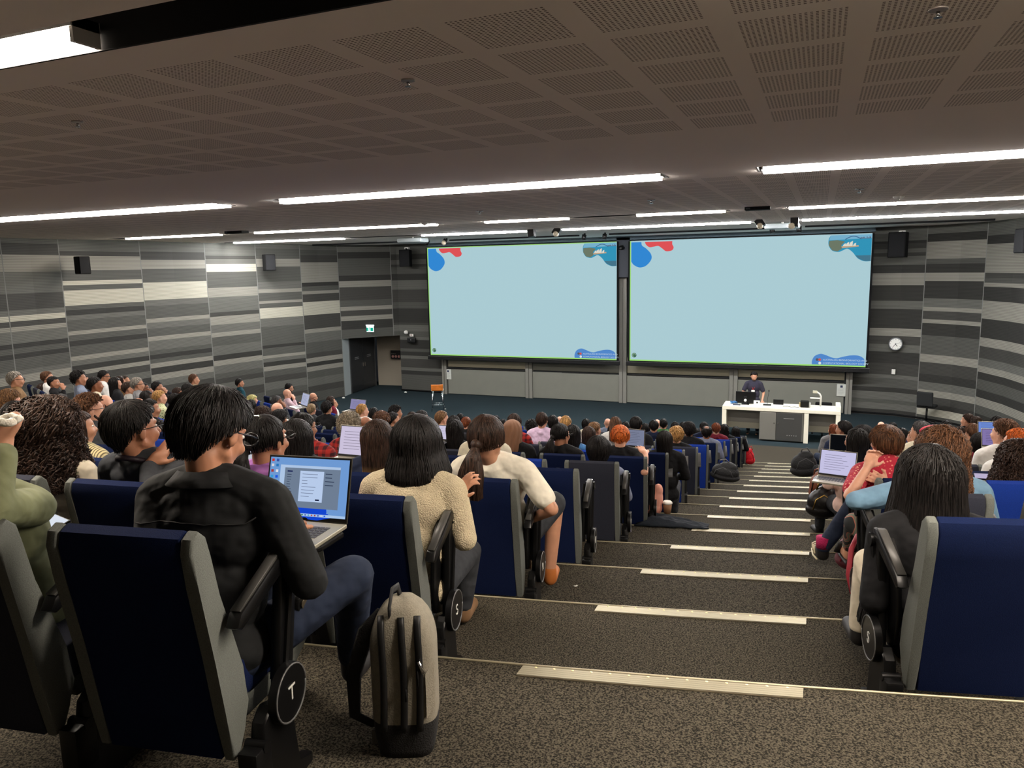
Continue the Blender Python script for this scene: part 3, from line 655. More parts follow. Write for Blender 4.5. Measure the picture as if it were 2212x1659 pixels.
bm2=bmesh.new(); box(bm2,-.04,.04,-.08,-.02,.0,.22,bev=.01); box(bm2,-.1,.1,-.14,.02,0,.015,bev=.004)
bm3=bmesh.new(); cyl(bm3,(-.0,-.1,.12),(0,-.13,.12),.035,14)
deskthing('desk_monitor','black monitor seen from behind on the white desk','monitor',-1.76,20.85,[('screen_back',bm1,BLACKP),('stand',bm2,BLACKM),('cable_ring',bm3,mat('ringwhite',(220,220,220)))])
bm=bmesh.new(); tube(bm,[(0,0,.02),(.01,0,.2),(.03,0,.36)],.005,6); b2=bmesh.new(); sph(b2,(.032,0,.39),(.014,.014,.03),2)
deskthing('gooseneck_microphone','thin black gooseneck microphone on the white desk','microphone',-1.2,20.8,[('base',B_(-.1,.1,-.06,.06,0,.03,bev=.008),BLACKM),('neck',bm,BLACKM),('capsule',b2,BLACKD)])
deskthing('control_panel','small black touch panel on the desk beside the microphone','touch panel',-.92,20.8,[('screen',B_(-.13,.13,-.012,.012,.03,.17,bev=.006),BLACKP),('stand',B_(-.09,.09,-.06,.06,0,.03,bev=.005),WHITE)])
deskthing('black_case','black bulky case on the desk before the document camera','case',-.28,20.78,[('body',B_(-.09,.12,-.09,.09,0,.17,bev=.02),BLACKD),('buckle',B_(-.12,-.09,-.05,.05,.02,.12,bev=.005),mat('tan',(190,170,120))),('flap',B_(.12,.16,-.07,.07,.02,.12,bev=.01),mat('greyw',(190,190,186)))])
bm=bmesh.new(); tube(bm,[(0,0,.02),(0,0,.3),(-.03,0,.36),(-.1,0,.41)],.022,8)
deskthing('document_camera','white document camera with swan neck arm on the desk','document camera',.12,20.82,[('arm',bm,WHITE),('base',B_(-.12,.12,-.1,.1,0,.03,bev=.008),WHITE),('camera_head',B_(-.2,-.09,-.05,.05,.38,.44,bev=.01),mat('dochead',(186,180,158))),('light_arm',B_(-.26,-.02,-.03,.03,.23,.26,bev=.008),WHITE)])
bm=bmesh.new()
for q in range(9):
    a=q*.8; sph(bm,(.07*math.cos(a)*(q/9+.3),.05*math.sin(a),.03+.02*math.sin(q*2.1)),(.05,.03,.022),1)
tag(mk('blue_cloth',bm,mat('cloth_blue',(60,110,160),rough=.8,vary=(30,.4)),loc=(-2.08,20.85,.9)),'crumpled blue and white cloth at the left end of the desk','cloth')
deskthing('keyboard','dark keyboard on the white desk in front of the monitor','keyboard',-1.97,20.62,[('body',B_(-.1,.1,-.05,.05,0,.018,bev=.004),mat('kb',(60,66,80)))])
deskthing('desk_notepad','white card holder on the desk right of the monitor','card holder',-1.46,20.82,[('card',B_(-.09,.07,-.01,.01,0,.11,bev=.003),WHITE),('mark',B_(-.02,.02,-.014,-.01,.04,.08),BLACKD)])
bm=bmesh.new(); tube(bm,[(-.2,0,.006),(-.08,.05,.006),(0,-.03,.006),(.1,.02,.006),(.2,-.02,.006)],.006,6)
tag(mk('desk_cable',bm,BLACKD,loc=(-.6,20.7,.9)),'thin black cable lying on the right half of the desk','cable')
# stool, chairs
def stool():
    p=onz(943,888,0); t=thing('bar_stool','tall bar stool with orange wooden back on the stage floor','stool',(p.x,p.y+.12,0),math.radians(24))
    OW=mat('stool_orange',(196,112,44),rough=.35,vary=(12,.12))
    for sx in (-1,1):
        for sy in (-1,1):
            bm=bmesh.new(); tube(bm,[(sx*.2,sy*.2,.0),(sx*.15,sy*.14,.68)],.012,8); mk('leg',bm,STEEL,t)
    bm=bmesh.new(); tube(bm,[(-.19,-.19,.22),(.19,-.19,.22)],.01,8); tube(bm,[(-.19,.19,.22),(.19,.19,.22)],.01,8); tube(bm,[(-.19,-.19,.22),(-.19,.19,.22)],.01,8); tube(bm,[(.19,-.19,.22),(.19,.19,.22)],.01,8); mk('footrest',bm,STEEL,t)
    bm=bmesh.new(); box(bm,-.2,.2,-.17,.2,.68,.71,bev=.012); mk('seat',bm,mat('stool_seat',(224,220,210),rough=.4),t)
    bm=bmesh.new()
    rows=[]
    for j in range(7):
        a=j/6; z=.69+.22*a; y=-.18-.03*a
        rows.append([(-.2+.4*i/8,y+.03*((i-4)/4)**2,z) for i in range(9)])
    for th in (0,.014):
        for r_ in rows: pass
    V=[[bm.verts.new(p_) for p_ in r_] for r_ in rows]; W=[[bm.verts.new((p_[0],p_[1]-.014,p_[2])) for p_ in r_] for r_ in rows]
    for j in range(6):
        for i in range(8):
            bm.faces.new((V[j][i+1],V[j][i],V[j+1][i],V[j+1][i+1])); bm.faces.new((W[j][i],W[j][i+1],W[j+1][i+1],W[j+1][i]))
    for j in range(6): bm.faces.new((V[j][0],W[j][0],W[j+1][0],V[j+1][0])); bm.faces.new((W[j][8],V[j][8],V[j+1][8],W[j+1][8]))
    for i in range(8): bm.faces.new((V[0][i],V[0][i+1],W[0][i+1],W[0][i])); bm.faces.new((V[6][i+1],V[6][i],W[6][i],W[6][i+1]))
    mk('backrest',bm,OW,t,smooth=True)
stool()
def swivel(loc,rz,lab,hs,m=BLACKD,back=(.2,.42),tall=.34):
    t=thing('swivel_chair',lab,'office chair',loc,rz,'black swivel chairs')
    bm=bmesh.new()
    for q in range(5): a=q*2*PI/5+.3; tube(bm,[(0,0,.1),(.27*math.cos(a),.27*math.sin(a),.06)],.022,8)
    mk('star_base',bm,STEEL if hs<.5 else BLACKM,t)
    for q in range(5):
        a=q*2*PI/5+.3; bm=bmesh.new(); sph(bm,(.27*math.cos(a),.27*math.sin(a),.03),.03,1); mk('caster',bm,BLACKD,t)
    bm=bmesh.new(); cyl(bm,(0,0,.09),(0,0,hs-.02),.028,10); mk('gas_column',bm,BLACKM,t)
    bm=bmesh.new(); box(bm,-.23,.23,-.22,.22,hs-.03,hs+.05,bev=.03); mk('seat',bm,m,t)
    bm=bmesh.new(); box(bm,-.21,.21,.2,.25,hs+.06,hs+.06+tall,bev=.03); mk('backrest',bm,m,t,rot=(-.08,0,0))
    bm=bmesh.new(); tube(bm,[(0,.1,hs-.01),(0,.24,hs+.02),(0,.25,hs+.2)],.016,6); mk('back_bar',bm,BLACKM,t)
swivel((.2,21.75,0),math.radians(180),'black swivel chair behind the right end of the desk',.5,tall=.4)
q=onz(2000,916,0); swivel((q.x,q.y,0),math.radians(160),'dark swivel chair with square back by the right wall',.52,mat('chair_dark',(30,31,32),rough=.8),tall=.42)
for i,(x,y,lab) in enumerate(((876,847,'small white object at the foot of the dark wall'),(742,859,'small white object on the floor at the corner of the left wall'),(934,883,'tiny white object on the floor under the stool'),(962,883,'tiny white object on the floor right of the stool'))):
    p=onz(x,y,.02); bm=bmesh.new(); sph(bm,(0,0,.015),(.07,.05,.035) if i<2 else (.035,.02,.015),1); tag(mk('floor_outlet',bm,WHITE,loc=(p.x,p.y,0)),lab,'floor fitting')
#==================================================================== SEATS
SEATM={'n':NAVY,'r':ROYAL,'c':CHAR}
SCOL={'n':'navy blue','r':'bright blue','c':'charcoal grey'}
PROF=[(.0,.20),(-.018,.33),(-.045,.50),(-.082,.70),(-.098,.79),(-.088,.825),(-.062,.838),(-.036,.815),(-.028,.765),(-.012,.65),(.026,.55),(.064,.43),(.082,.325),(.070,.29),(.045,.265),(.035,.215),(.02,.2)]
def off_prof(p,d):
    c=(sum(a for a,_ in p)/len(p),sum(b for _,b in p)/len(p)); return [(a+(d if a>c[0] else -d)*.9,b+(d if b>c[1] else -d)*.5) for a,b in p]
HWS=.186
def seat_meshes():
    D={}
    def fin(key,bm,smooth=True):
        me=bpy.data.meshes.new('seat_'+key); bm.normal_update(); bm.to_mesh(me); bm.free()
        if smooth: me.polygons.foreach_set('use_smooth',[True]*len(me.polygons)); 
        D[key]=me; return me
    def autos(me):
        me.set_sharp_from_angle(angle=math.radians(40))
    bm=bmesh.new(); bevel_prism(bm,PROF,-HWS+.018,HWS-.018,'x',.006); me=fin('backrest',bm); autos(me); me.materials.append(None)
    for k,s in (('side_l',-1),('side_r',1)):
        bm=bmesh.new(); bevel_prism(bm,off_prof(PROF,.002),s*HWS-.017,s*HWS+.017,'x',.008); me=fin(k,bm); autos(me); me.materials.append(SIDE)
    # cushion flat
    cp=[(.07,.33),(.08,.40),(.16,.425),(.40,.43),(.47,.41),(.485,.37),(.45,.33),(.3,.30),(.12,.30)]
    bm=bmesh.new(); bevel_prism(bm,cp,-HWS+.02,HWS-.02,'x',.012); me=fin('cushion',bm); autos(me); me.materials.append(None)
    bm=bmesh.new(); bevel_prism(bm,[(.08,.31),(.12,.245),(.36,.24),(.47,.30),(.475,.34),(.44,.325),(.3,.298),(.12,.298)],-HWS+.015,HWS-.015,'x',.01); me=fin('under',bm); autos(me); me.materials.append(SIDE)
    fold=[(.11,.30),(.105,.45),(.12,.585),(.15,.615),(.19,.60),(.215,.5),(.215,.38),(.19,.30)]
    bm=bmesh.new(); bevel_prism(bm,fold,-HWS+.02,HWS-.02,'x',.012); me=fin('folded',bm); autos(me); me.materials.append(None)
    # stand: pedestal bracket under the seat end
    bm=bmesh.new(); bevel_prism(bm,[(.0,.0),(.30,.0),(.30,.03),(.22,.05),(.20,.27),(.10,.30),(.06,.27),(.05,.2),(.02,.06)],-.02,.02,'x',.005,seg=1); box(bm,-.028,.028,.0,.075,.09,.22,bev=.006); cyl(bm,(-.03,.05,.215),(.03,.05,.215),.016,10); me=fin('foot',bm); autos(me); me.materials.append(BLACKP)
    # armrest pillar: two ribbed bars rising to a knuckle
    bm=bmesh.new()
    bevel_prism(bm,[(.135,.22),(.215,.22),(.225,.33),(.285,.60),(.285,.655),(.24,.675),(.205,.655),(.165,.38)],-.014,.014,'x',.006,seg=2)
    for dx in (-.018,.018): tube(bm,[(dx,.175,.33),(dx,.215,.5),(dx,.245,.63)],.009,6)
    cyl(bm,(-.03,.255,.64),(.03,.255,.64),.026,14)
    me=fin('pillar',bm); autos(me); me.materials.append(BLACKP)
    bm=bmesh.new(); bevel_prism(bm,[(-.02,.575),(.0,.562),(.2,.635),(.25,.66),(.26,.685),(.22,.69),(.0,.605)],-.020,.020,'x',.009,seg=2); me=fin('armpad',bm); autos(me); me.materials.append(BLACKP)
    bm=bmesh.new(); bevel_prism(bm,[(.005,.607),(.215,.686),(.235,.692),(.21,.694),(.0,.613)],-.014,.014,'x',.0008,seg=1); me=fin('cap',bm); me.materials.append(GREYARM)
    bm=bmesh.new(); bevel_prism(bm,[(.12,.30),(.20,.27),(.27,.50),(.27,.62),(.22,.66),(.13,.60),(.10,.42)],-.009,.009,'x',.004,seg=2); me=fin('tablet',bm); autos(me); me.materials.append(BLACKP)
    bm=bmesh.new(); cyl(bm,(-.012,0,0),(.012,0,0),.082,28); me=fin('disc',bm); autos(me); me.materials.append(BLACKP)
    bm=bmesh.new(); tube(bm,[(.012,.078*math.cos(a*PI/14),.078*math.sin(a*PI/14)) for a in range(29)],.003,5); me=fin('discrim',bm); me.materials.append(mat('rim_grey',(92,92,92),rough=.35))
    # distant single-mesh seats
    for key,fo in (('far_flat',0),('far_fold',1)):
        bm=bmesh.new(); bevel_prism(bm,PROF,-HWS+.018,HWS-.018,'x',.006,seg=1)
        for s in (-1,1): bevel_prism(bm,off_prof(PROF,.002),s*HWS-.015,s*HWS+.015,'x',.006,mi=1,seg=1)
        if fo: bevel_prism(bm,fold,-HWS+.02,HWS-.02,'x',.012,seg=1)
        else: bevel_prism(bm,cp,-HWS+.02,HWS-.02,'x',.012,seg=1)
        fs=len(bm.faces)
        prism(bm,[(.0,.0),(.30,.0),(.22,.05),(.20,.27),(.06,.27)],HWS+.018,HWS+.05,'x',mi=2)
        prism(bm,[(.135,.22),(.215,.22),(.285,.62),(.21,.62)],HWS+.02,HWS+.045,'x',mi=2)
        prism(bm,[(-.02,.575),(.0,.562),(.25,.66),(.26,.685),(.0,.605)],HWS+.008,HWS+.056,'x',mi=3)
        me=fin(key,bm); autos(me)
        for m in (None,SIDE,BLACKP,GREYARM): me.materials.append(m)
    return D
SM=seat_meshes()
LET='TSRQPONMLKJHGFED'
AISLE_L='nnnncnnrcrnrrcnc'
AISLE_R='nncncrnrnrcnrcnr'
def seatcol(k,side,j):
    if j==0 and side in 'LR': return (AISLE_L if side=='L' else AISLE_R)[k]
    fixed={('L',0,1):'c',('L',1,1):'n',('L',1,2):'n',('L',2,1):'n',('L',2,2):'c',('L',2,3):'r',('L',3,1):'n',('L',3,2):'c',('L',4,1):'r',('L',4,2):'n',('L',5,1):'n',('R',2,0):'c',('R',2,1):'c'}
    if (side,k,j) in fixed: return fixed[(side,k,j)]
    return random.Random(k*131+j*17+(7 if side=='L' else 99)).choice('nnrcnrc')
SEATS=[]     # (k,side,j,x,y,rz)
SPC=.545
for k in range(16):
    xa=-1.34-HWS+.0
    for side,x0,dr,n in (('L',-1.543,-1,12),('R',.52,1,9),('W',-8.75,-1,9)):
        if side=='W' and k>12: continue
        if side=='R' and k==0: continue
        x=x0
        for j in range(n):
            rz=math.atan(Gs(x)); 
            y=seatY(k,x)
            if side=='R' and x>5.0-.10*max(0,y-14)-.25*max(0,y-18)-.25: break
            if side=='W' and x<-13.2: break
            SEATS.append((k,side,j,x,y,rz)); x+=dr*SPC*math.cos(rz)
def where(side,j,k):
    o=ORD[j] if j<20 else str(j+1)+'th'
    s={'L':'%s left of the stairs','R':'%s right of the stairs','W':'%s in the left block'}[side]%o
    return s+', row %s from the back'%['one','two','three','four','five','six','seven','eight','nine','ten','eleven','twelve','thirteen','fourteen','fifteen','sixteen'][k]
_HD={'L0':[2,3,4,5,6,7,8,9,10,11],'W0':[0,1,2,3,4,5,6,7,8],'L1':[4,5,6,7,8,9,10,11],'R1':[2,3,4,5,6,7,8],'W1':[0,1,2,3,4,5,6,7,8],'L2':[5,7,8,9,10,11],'R2':[2,3,4,5,6,7,8],'W2':[0,1,2,3,4,5,6,7,8],'L3':[7,10,11],'R3':[2,3,4,5,6,7,8],'W3':[0,1,2,3,4,5,6,7,8],'L4':[4,9],'R4':[3,4,5,6,7,8],'W4':[1,2,3,4,5,6,7,8],'R5':[3,4,5,6,7,8],'L6':[2,4],'R6':[0,1,4,5,6,7,8],'W6':[0,1,5],'L7':[7],'R7':[4,5,6,7,8],'L8':[4,5,6,8],'R8':[5,6,7,8],'L9':[1,2,3,4,5,7,9],'R9':[0,1,5,6,7,8],'W9':[0],'L10':[2,3,4,6,8,10],'R10':[0,3,6,7,8],'L11':[4,5,9,10,11],'R11':[1,3,6,7,8],'W11':[0],'L12':[3,6,9,11],'R12':[1,3,4,7],'L13':[2,3,10],'R13':[3,4,7],'L14':[1,2,3,4,7,8,11],'R14':[4],'L15':[1,2,3,5,7],'R15':[4,5]}   # places the photo shows nothing of
HIDDEN={(int(q[1:]),q[0],j) for q,v in _HD.items() for j in v}
OCC={}
def build_seat(rec,occ):
    k,side,j,x,y,rz=rec; col=seatcol(k,side,j); m=SEATM[col]
    lab='%s fabric tip-up seat, %s'%(SCOL[col],where(side,j,k))
    grp='tip-up seats in rows'
    if k>=6:
        o=inst('auditorium_seat',SM['far_flat' if occ else 'far_fold'],[m,SIDE,BLACKP,GREYARM],None,(x,y,ZT[k]),(0,0,rz),(1 if side!='R' else -1,1,1))
        tag(o,lab,'seat',grp); return
    t=thing('auditorium_seat',lab,'seat',(x,y,ZT[k]),rz,grp)
    b=inst('backrest',SM['backrest'],m,t)
    for q in ('side_l','side_r'):
        s=bpy.data.objects.new('side_panel',SM[q]); link(s); s.parent=b
    if occ:
        inst('seat_cushion',SM['cushion'],m,t); s=bpy.data.objects.new('cushion_underside',SM['under']); link(s); s.parent=t
    else: inst('seat_cushion',SM['folded'],m,t)
    sg=1 if side!='R' else -1
    def part(n,key,x_,par=t,loc=(0,0),rot=None,sc=1):
        s=bpy.data.objects.new(n,SM[key]); link(s); s.parent=par; s.location=(x_,loc[0],loc[1]); 
        if rot: s.rotation_euler=rot
        s.scale=(sc,1,1); return s
    ex=sg*(HWS+.05)
    part('seat_foot','foot',ex); p=part('arm_pillar','pillar',ex)
    a=part('armrest','armpad',ex); part('armrest_cap','cap',0,a)
    if j==0 or k<3:
        part('folded_tablet','tablet',ex-sg*.035) if not (k==0 and j==0) else None
    if j==0 and side!='W':
        d=part('row_disc','disc',ex+sg*.03,t,(.165,.30)); part('disc_rim','discrim',0,d,sc=sg)
        me=text_mesh(LET[k],.06,.001); me.materials.append(mat('letter_silver',(205,205,200),rough=.4)); l=bpy.data.objects.new('row_letter',me); link(l); l.parent=d; l.location=(sg*.0135,0,0)
        l.rotation_euler=(PI/2,0,PI/2*sg)
#==================================================================== PEOPLE
SK={'s1':(214,160,134),'s2':(190,138,110),'s3':(172,120,92),'s4':(140,90,64),'s5':(84,54,40)}
def skin(k): return mat('skin_'+k,SK[k],rough=.5,spec=.35,vary=(25,.06))
HCOL={'black':(20,17,16),'dbrown':(46,32,25),'brown':(80,53,35),'ltbrown':(104,76,50),'blond':(158,120,72),'blonde':(196,168,110),'greyblond':(140,118,90),'grey':(120,114,106),'greycurl':(128,118,102),'dgrey':(62,60,60),'auburn':(110,58,34),'ginger':(178,86,34),'none':(190,140,110)}
HMATS={}
def hairmat(k):
    if k in HMATS: return HMATS[k]
    c=HCOL[k]; m=mat('hair_'+k,c,rough=.5,spec=.22); nt=m.node_tree; b=nt.nodes['Principled BSDF']
    tc=nt.nodes.new('ShaderNodeTexCoord'); mp=nt.nodes.new('ShaderNodeMapping'); mp.inputs['Scale'].default_value=(160,160,14)
    n=nt.nodes.new('ShaderNodeTexNoise'); n.inputs['Scale'].default_value=1.0; n.inputs['Detail'].default_value=2
    nt.links.new(tc.outputs['Object'],mp.inputs[0]); nt.links.new(mp.outputs[0],n.inputs['Vector'])
    r=nt.nodes.new('ShaderNodeValToRGB'); r.color_ramp.elements[0].position=.35; r.color_ramp.elements[1].position=.7
    r.color_ramp.elements[0].color=lin(tuple(v*.55 for v in c)); r.color_ramp.elements[1].color=lin(tuple(min(255,v*1.45+6) for v in c))
    nt.links.new(n.outputs['Fac'],r.inputs[0]); nt.links.new(r.outputs[0],b.inputs['Base Color'])
    bp=nt.nodes.new('ShaderNodeBump'); bp.inputs['Strength'].default_value=.6; bp.inputs['Distance'].default_value=.004; nt.links.new(n.outputs['Fac'],bp.inputs['Height']); nt.links.new(bp.outputs[0],b.inputs['Normal'])
    HMATS[k]=m; return m
SHC={'black':(20,20,22),'brown':(120,92,62),'white':(214,212,208),'pinkish':(196,150,128),'greyblue':(120,130,150),'cream':(206,198,174),'grey':(120,120,122),'greytee':(146,146,142),'charcoal':(52,54,58),'pink':(200,120,130),'green':(66,112,60),'navy':(26,34,56),'olive':(86,88,60),'tan':(150,136,110),'teal':(24,64,76),'pinkshirt':(206,180,190),'maroon':(108,30,44),'lilac':(206,180,206),'blue':(40,56,120),'navyshirt':(30,40,84),'greyshirt':(112,118,138),'pinktop':(222,190,178),'orange':(210,120,70),'floral':(186,190,150),'redplaid':(160,44,40),'knit':(200,186,156),'tee':(222,216,200),'shirtblack':(26,27,28),'denimlt':(104,136,160),'denim':(34,42,60),'purple':(150,96,160),'redprint':(172,44,62),'stone':(196,186,166),'khaki':(140,120,72),'olivegreen':(112,116,86),'stripe':(180,168,128)}
def shirt(k):
    n='cloth_'+k
    if n in MAT: return MAT[n]
    c=SHC[k]
    m=mat(n,c,rough=.85,spec=.2,vary=(18,.12),bump=(9,.55) if k not in('knit',) else (170,1.0))
    nt=m.node_tree; b=nt.nodes['Principled BSDF']
    if k in('redplaid','redprint','floral','stripe'):
        tc=nt.nodes.new('ShaderNodeTexCoord'); sp=nt.nodes.new('ShaderNodeSeparateXYZ'); nt.links.new(tc.outputs['Object'],sp.inputs[0])
        mx=nt.nodes.new('ShaderNodeMix'); mx.data_type='RGBA'; mx.inputs[6].default_value=lin(c)
        if k=='redplaid':
            a=math_(nt,'LESS_THAN',math_(nt,'FRACT',math_(nt,'MULTIPLY',sp.outputs[0],18)),.45); a2=math_(nt,'LESS_THAN',math_(nt,'FRACT',math_(nt,'MULTIPLY',sp.outputs[2],18)),.45)
            f=math_(nt,'MULTIPLY',math_(nt,'ADD',a,a2),.45); mx.inputs[7].default_value=lin((28,24,30))
        elif k=='stripe':
            f=math_(nt,'LESS_THAN',math_(nt,'FRACT',math_(nt,'MULTIPLY',sp.outputs[0],60)),.4); mx.inputs[7].default_value=lin((90,80,60))
        else:
            v=nt.nodes.new('ShaderNodeTexVoronoi'); v.inputs['Scale'].default_value=42 if k=='redprint' else 26; nt.links.new(tc.outputs['Object'],v.inputs['Vector'])
            f=math_(nt,'LESS_THAN',v.outputs['Distance'],.25); mx.inputs[7].default_value=lin((224,150,130) if k=='redprint' else (80,100,60))
        nt.links.new(f,mx.inputs[0]); nt.links.new(mx.outputs[2],b.inputs['Base Color'])
    return m
HEADC=Vector((0,.13,1.10))     # centre of the head, seated, unscaled
def head_parts(yaw=0,pitch=0,c=HEADC,sc=1.0):
    R_=Matrix.Rotation(-yaw,3,'Z')@Matrix.Rotation(pitch,3,'X')
    T=lambda v:c+R_@(Vector(v)*sc); S=lambda r:tuple(q*sc for q in r)
    P=[('e',T((0,-.012,.03)),S((.074,.094,.088)),R_),('e',T((0,.03,-.02)),S((.061,.062,.085)),R_),('e',T((0,.052,-.088)),S((.032,.03,.026)),R_)]
    for s in (-1,1):
        P+=[('c',T((s*.05,.0,-.05)),T((s*.02,.055,-.09)),.022*sc,.02*sc),('e',T((s*.079,-.008,-.008)),S((.010,.018,.031)),R_),('e',T((s*.034,.072,-.03)),S((.022,.02,.022)),R_)]
    P+=[('c',T((0,.086,.012)),T((0,.108,-.026)),.008*sc,.0135*sc),('e',T((0,.092,-.054)),S((.022,.011,.007)),R_),('e',T((0,.09,-.064)),S((.018,.011,.007)),R_),('e',T((0,.078,.03)),S((.046,.016,.011)),R_)]
    return P
def finger_parts(w,d,up,curl=.5,s=1.0,spread=.2,side=1):
    """hand from wrist w pointing d, palm normal up; five fingers"""
    d=Vector(d).normalized(); up=Vector(up).normalized(); rt=d.cross(up).normalized(); up=rt.cross(d)
    P=[('c',w,w+d*.05*s,.026*s,.03*s),('c',w+d*.05*s-rt*.022*s,w+d*.08*s-rt*.03*s,.017*s,.013*s),('c',w+d*.05*s+rt*.022*s,w+d*.078*s+rt*.028*s,.017*s,.012*s),('c',w+d*.045*s,w+d*.083*s,.022*s,.016*s)]
    for i,(o,l) in enumerate(((-.033,.068),(-.011,.078),(.011,.073),(.032,.058))):
        base=w+d*.085*s+rt*o*s; a=curl*(.8+.12*i); dd=(d+rt*spread*(i-1.5)*.5).normalized()
        p=base; ang=0
        for seg in (.42,.32,.26):
            q=p+(dd*math.cos(ang)-up*math.sin(ang))*l*seg*s; P.append(('c',p,q,.0088*s,.0078*s)); p=q; ang+=a
    tb=w+d*.03*s-rt*.028*s*side; t1=tb+(d*.6-rt*.75*side-up*.15).normalized()*.04*s; t2=t1+(d*.9-rt*.3*side-up*.2).normalized()*.032*s
    P+=[('c',w+d*.015*s-rt*.01*s*side,tb,.018*s,.014*s),('c',tb,t1,.0125*s,.0105*s),('c',t1,t2,.0105*s,.009*s)]
    return P
def arm(sh,el,wr,r=(.047,.038,.026)): return [('c',sh,el,r[0],r[1]),('c',el,wr,r[1]*.95,r[2])]
POSE={ # shoulders, elbows, wrists, hand dir, palm normal, lean
 'lap':dict(l=((-.245,.12,.68),(-.11,.36,.60),(.35,.8,-.1)),r=((.245,.12,.68),(.11,.36,.60),(-.35,.8,-.1))),
 'chin':dict(l=((-.22,.22,.66),(-.05,.40,.60),(.35,.8,-.1)),r=((.20,.30,.70),(.045,.27,.945),(-.25,-.15,1))),
 'type':dict(l=((-.25,.24,.69),(-.13,.45,.66),(.1,1,-.1)),r=((.25,.24,.69),(.13,.45,.66),(-.1,1,-.1))),
 'stage':dict(l=((-.26,.02,.66),(-.20,.20,.50),(.0,1,-.3)),r=((.24,.02,.66),(.2,.12,.44),(0,.3,-1)))}
def torso_parts(lean=0.0,g=0.0,neck=None):
    y=lambda z:.135+lean*max(0,z-.55)
    P=[('e',Vector((0,y(.42)+.01,.45)),(.165+g,.125+g,.12+g)),('e',Vector((0,y(.6),.62)),(.15+g,.105+g,.15+g)),('e',Vector((0,y(.8),.80)),(.165+g,.105+g,.15+g)),('e',Vector((0,y(.88)-.005,.88)),(.17+g,.085+g,.08+g)),('c',Vector((0,y(.95)-.02,.93)),Vector((0,y(.97)-.015,.965)),.075+g,.06+g)]
    for s in (-1,1): P.append(('c',Vector((s*.05,y(.95)-.01,.955)),Vector((s*.168,y(.91),.905)),.048+g,.052+g))
    return P
def leg_parts(g=0,legs=None):
    P=[]
    for s in (-1,1):
        hp,kn,an=(Vector((s*.09,.16,.43)),Vector((s*.13,.55,.45)),Vector((s*.12,.56,.10))) if not legs else [Vector(q) for q in legs[0 if s<0 else 1]]
        P+=[('c',hp,kn,.078+g,.058+g),('c',kn,an,.055+g,.036+g)]
    return P
def foot_parts(legs=None):
    P=[]
    for s in (-1,1):
        an=Vector((s*.12,.56,.10)) if not legs else Vector(legs[0 if s<0 else 1][2])
        P+=[('c',an,an+Vector((0,.0,-.055)),.034,.034),('c',an+Vector((0,.0,-.06)),an+Vector((0,.15,-.07)),.036,.028)]
    return P
MESHES={}
def person_meshes(key,pose='lap',yaw=0,pitch=0,lean=0,vox=.014,sleeve='long',arms=None,legs=None,bare_legs=False,up=Vector((0,0,1))):
    if key in MESHES: return MESHES[key]
    A=arms or POSE[pose]; y=lambda z:.135+lean*max(0,z-.55)
    hc=Vector((0,y(1.10)-.005+lean*.05,1.10-abs(lean)*.02))
    neck0=Vector((0,y(.93)-.015,.93))
    R_=Matrix.Rotation(-yaw,3,'Z')@Matrix.Rotation(pitch,3,'X')
    body=head_parts(yaw,pitch,hc)+[('c',neck0,hc+R_@Vector((0,-.025,-.06)),.056,.05)]+torso_parts(lean)+leg_parts(0,legs)+foot_parts(legs)
    shp=[]; 
    for s,kk in ((-1,'l'),(1,'r')):
        el,wr,hd=[Vector(q) for q in A[kk][:3]]; sh=Vector((s*.175,y(.9),.90))
        body+=arm(sh,el,wr)+finger_parts(wr+(wr-el).normalized()*.005,hd,A[kk][3] if len(A[kk])>3 else up,A[kk][4] if len(A[kk])>4 else .45,side=-s)
        g=.014
        if sleeve=='long': shp+=arm(sh,el,wr+(el-wr)*.06,(.047+g+.004,.04+g,.03+g*.7))
        else: shp+=[('c',sh,sh+(el-sh)*.72,.047+g+.004,.047+g+.002)]
    for p in torso_parts(lean,.014): shp.append(p)
    shp.append(('c',neck0+Vector((0,-.006,.02)),neck0+Vector((0,-.004,.05)),.068,.060))
    d={'body':blob('person_body_'+key,body,vox,3 if vox>.01 else 4),'shirt':blob('person_top_'+key,shp,vox,3),'hc':hc,'rot':R_,'yaw':yaw,'pitch':pitch}
    if bare_legs: d['legs']=blob('person_shorts_'+key,[('c',Vector(q[1]),Vector(q[1])+(Vector(q[2])-Vector(q[1]))*.95,q[3]+.016,q[4]+.02) for q in leg_parts(0,legs)[::2]]+[('e',Vector((0,.15,.42)),(.175,.135,.10))],max(vox,.012),2)
    else: d['legs']=blob('person_trousers_'+key,leg_parts(.012,legs)+[('e',Vector((0,.15,.42)),(.175,.135,.10))],max(vox,.012),2)
    ft=foot_parts(legs)
    for nm,sl in (('shoe_a',ft[:2]),('shoe_b',ft[2:])): d[nm]=blob('person_'+nm+key,[('c',q[1]+Vector((0,0,-.004)),q[2],q[3]+.006,q[4]+.008) for q in sl],max(vox,.010),2)
    MESHES[key]=d; return d
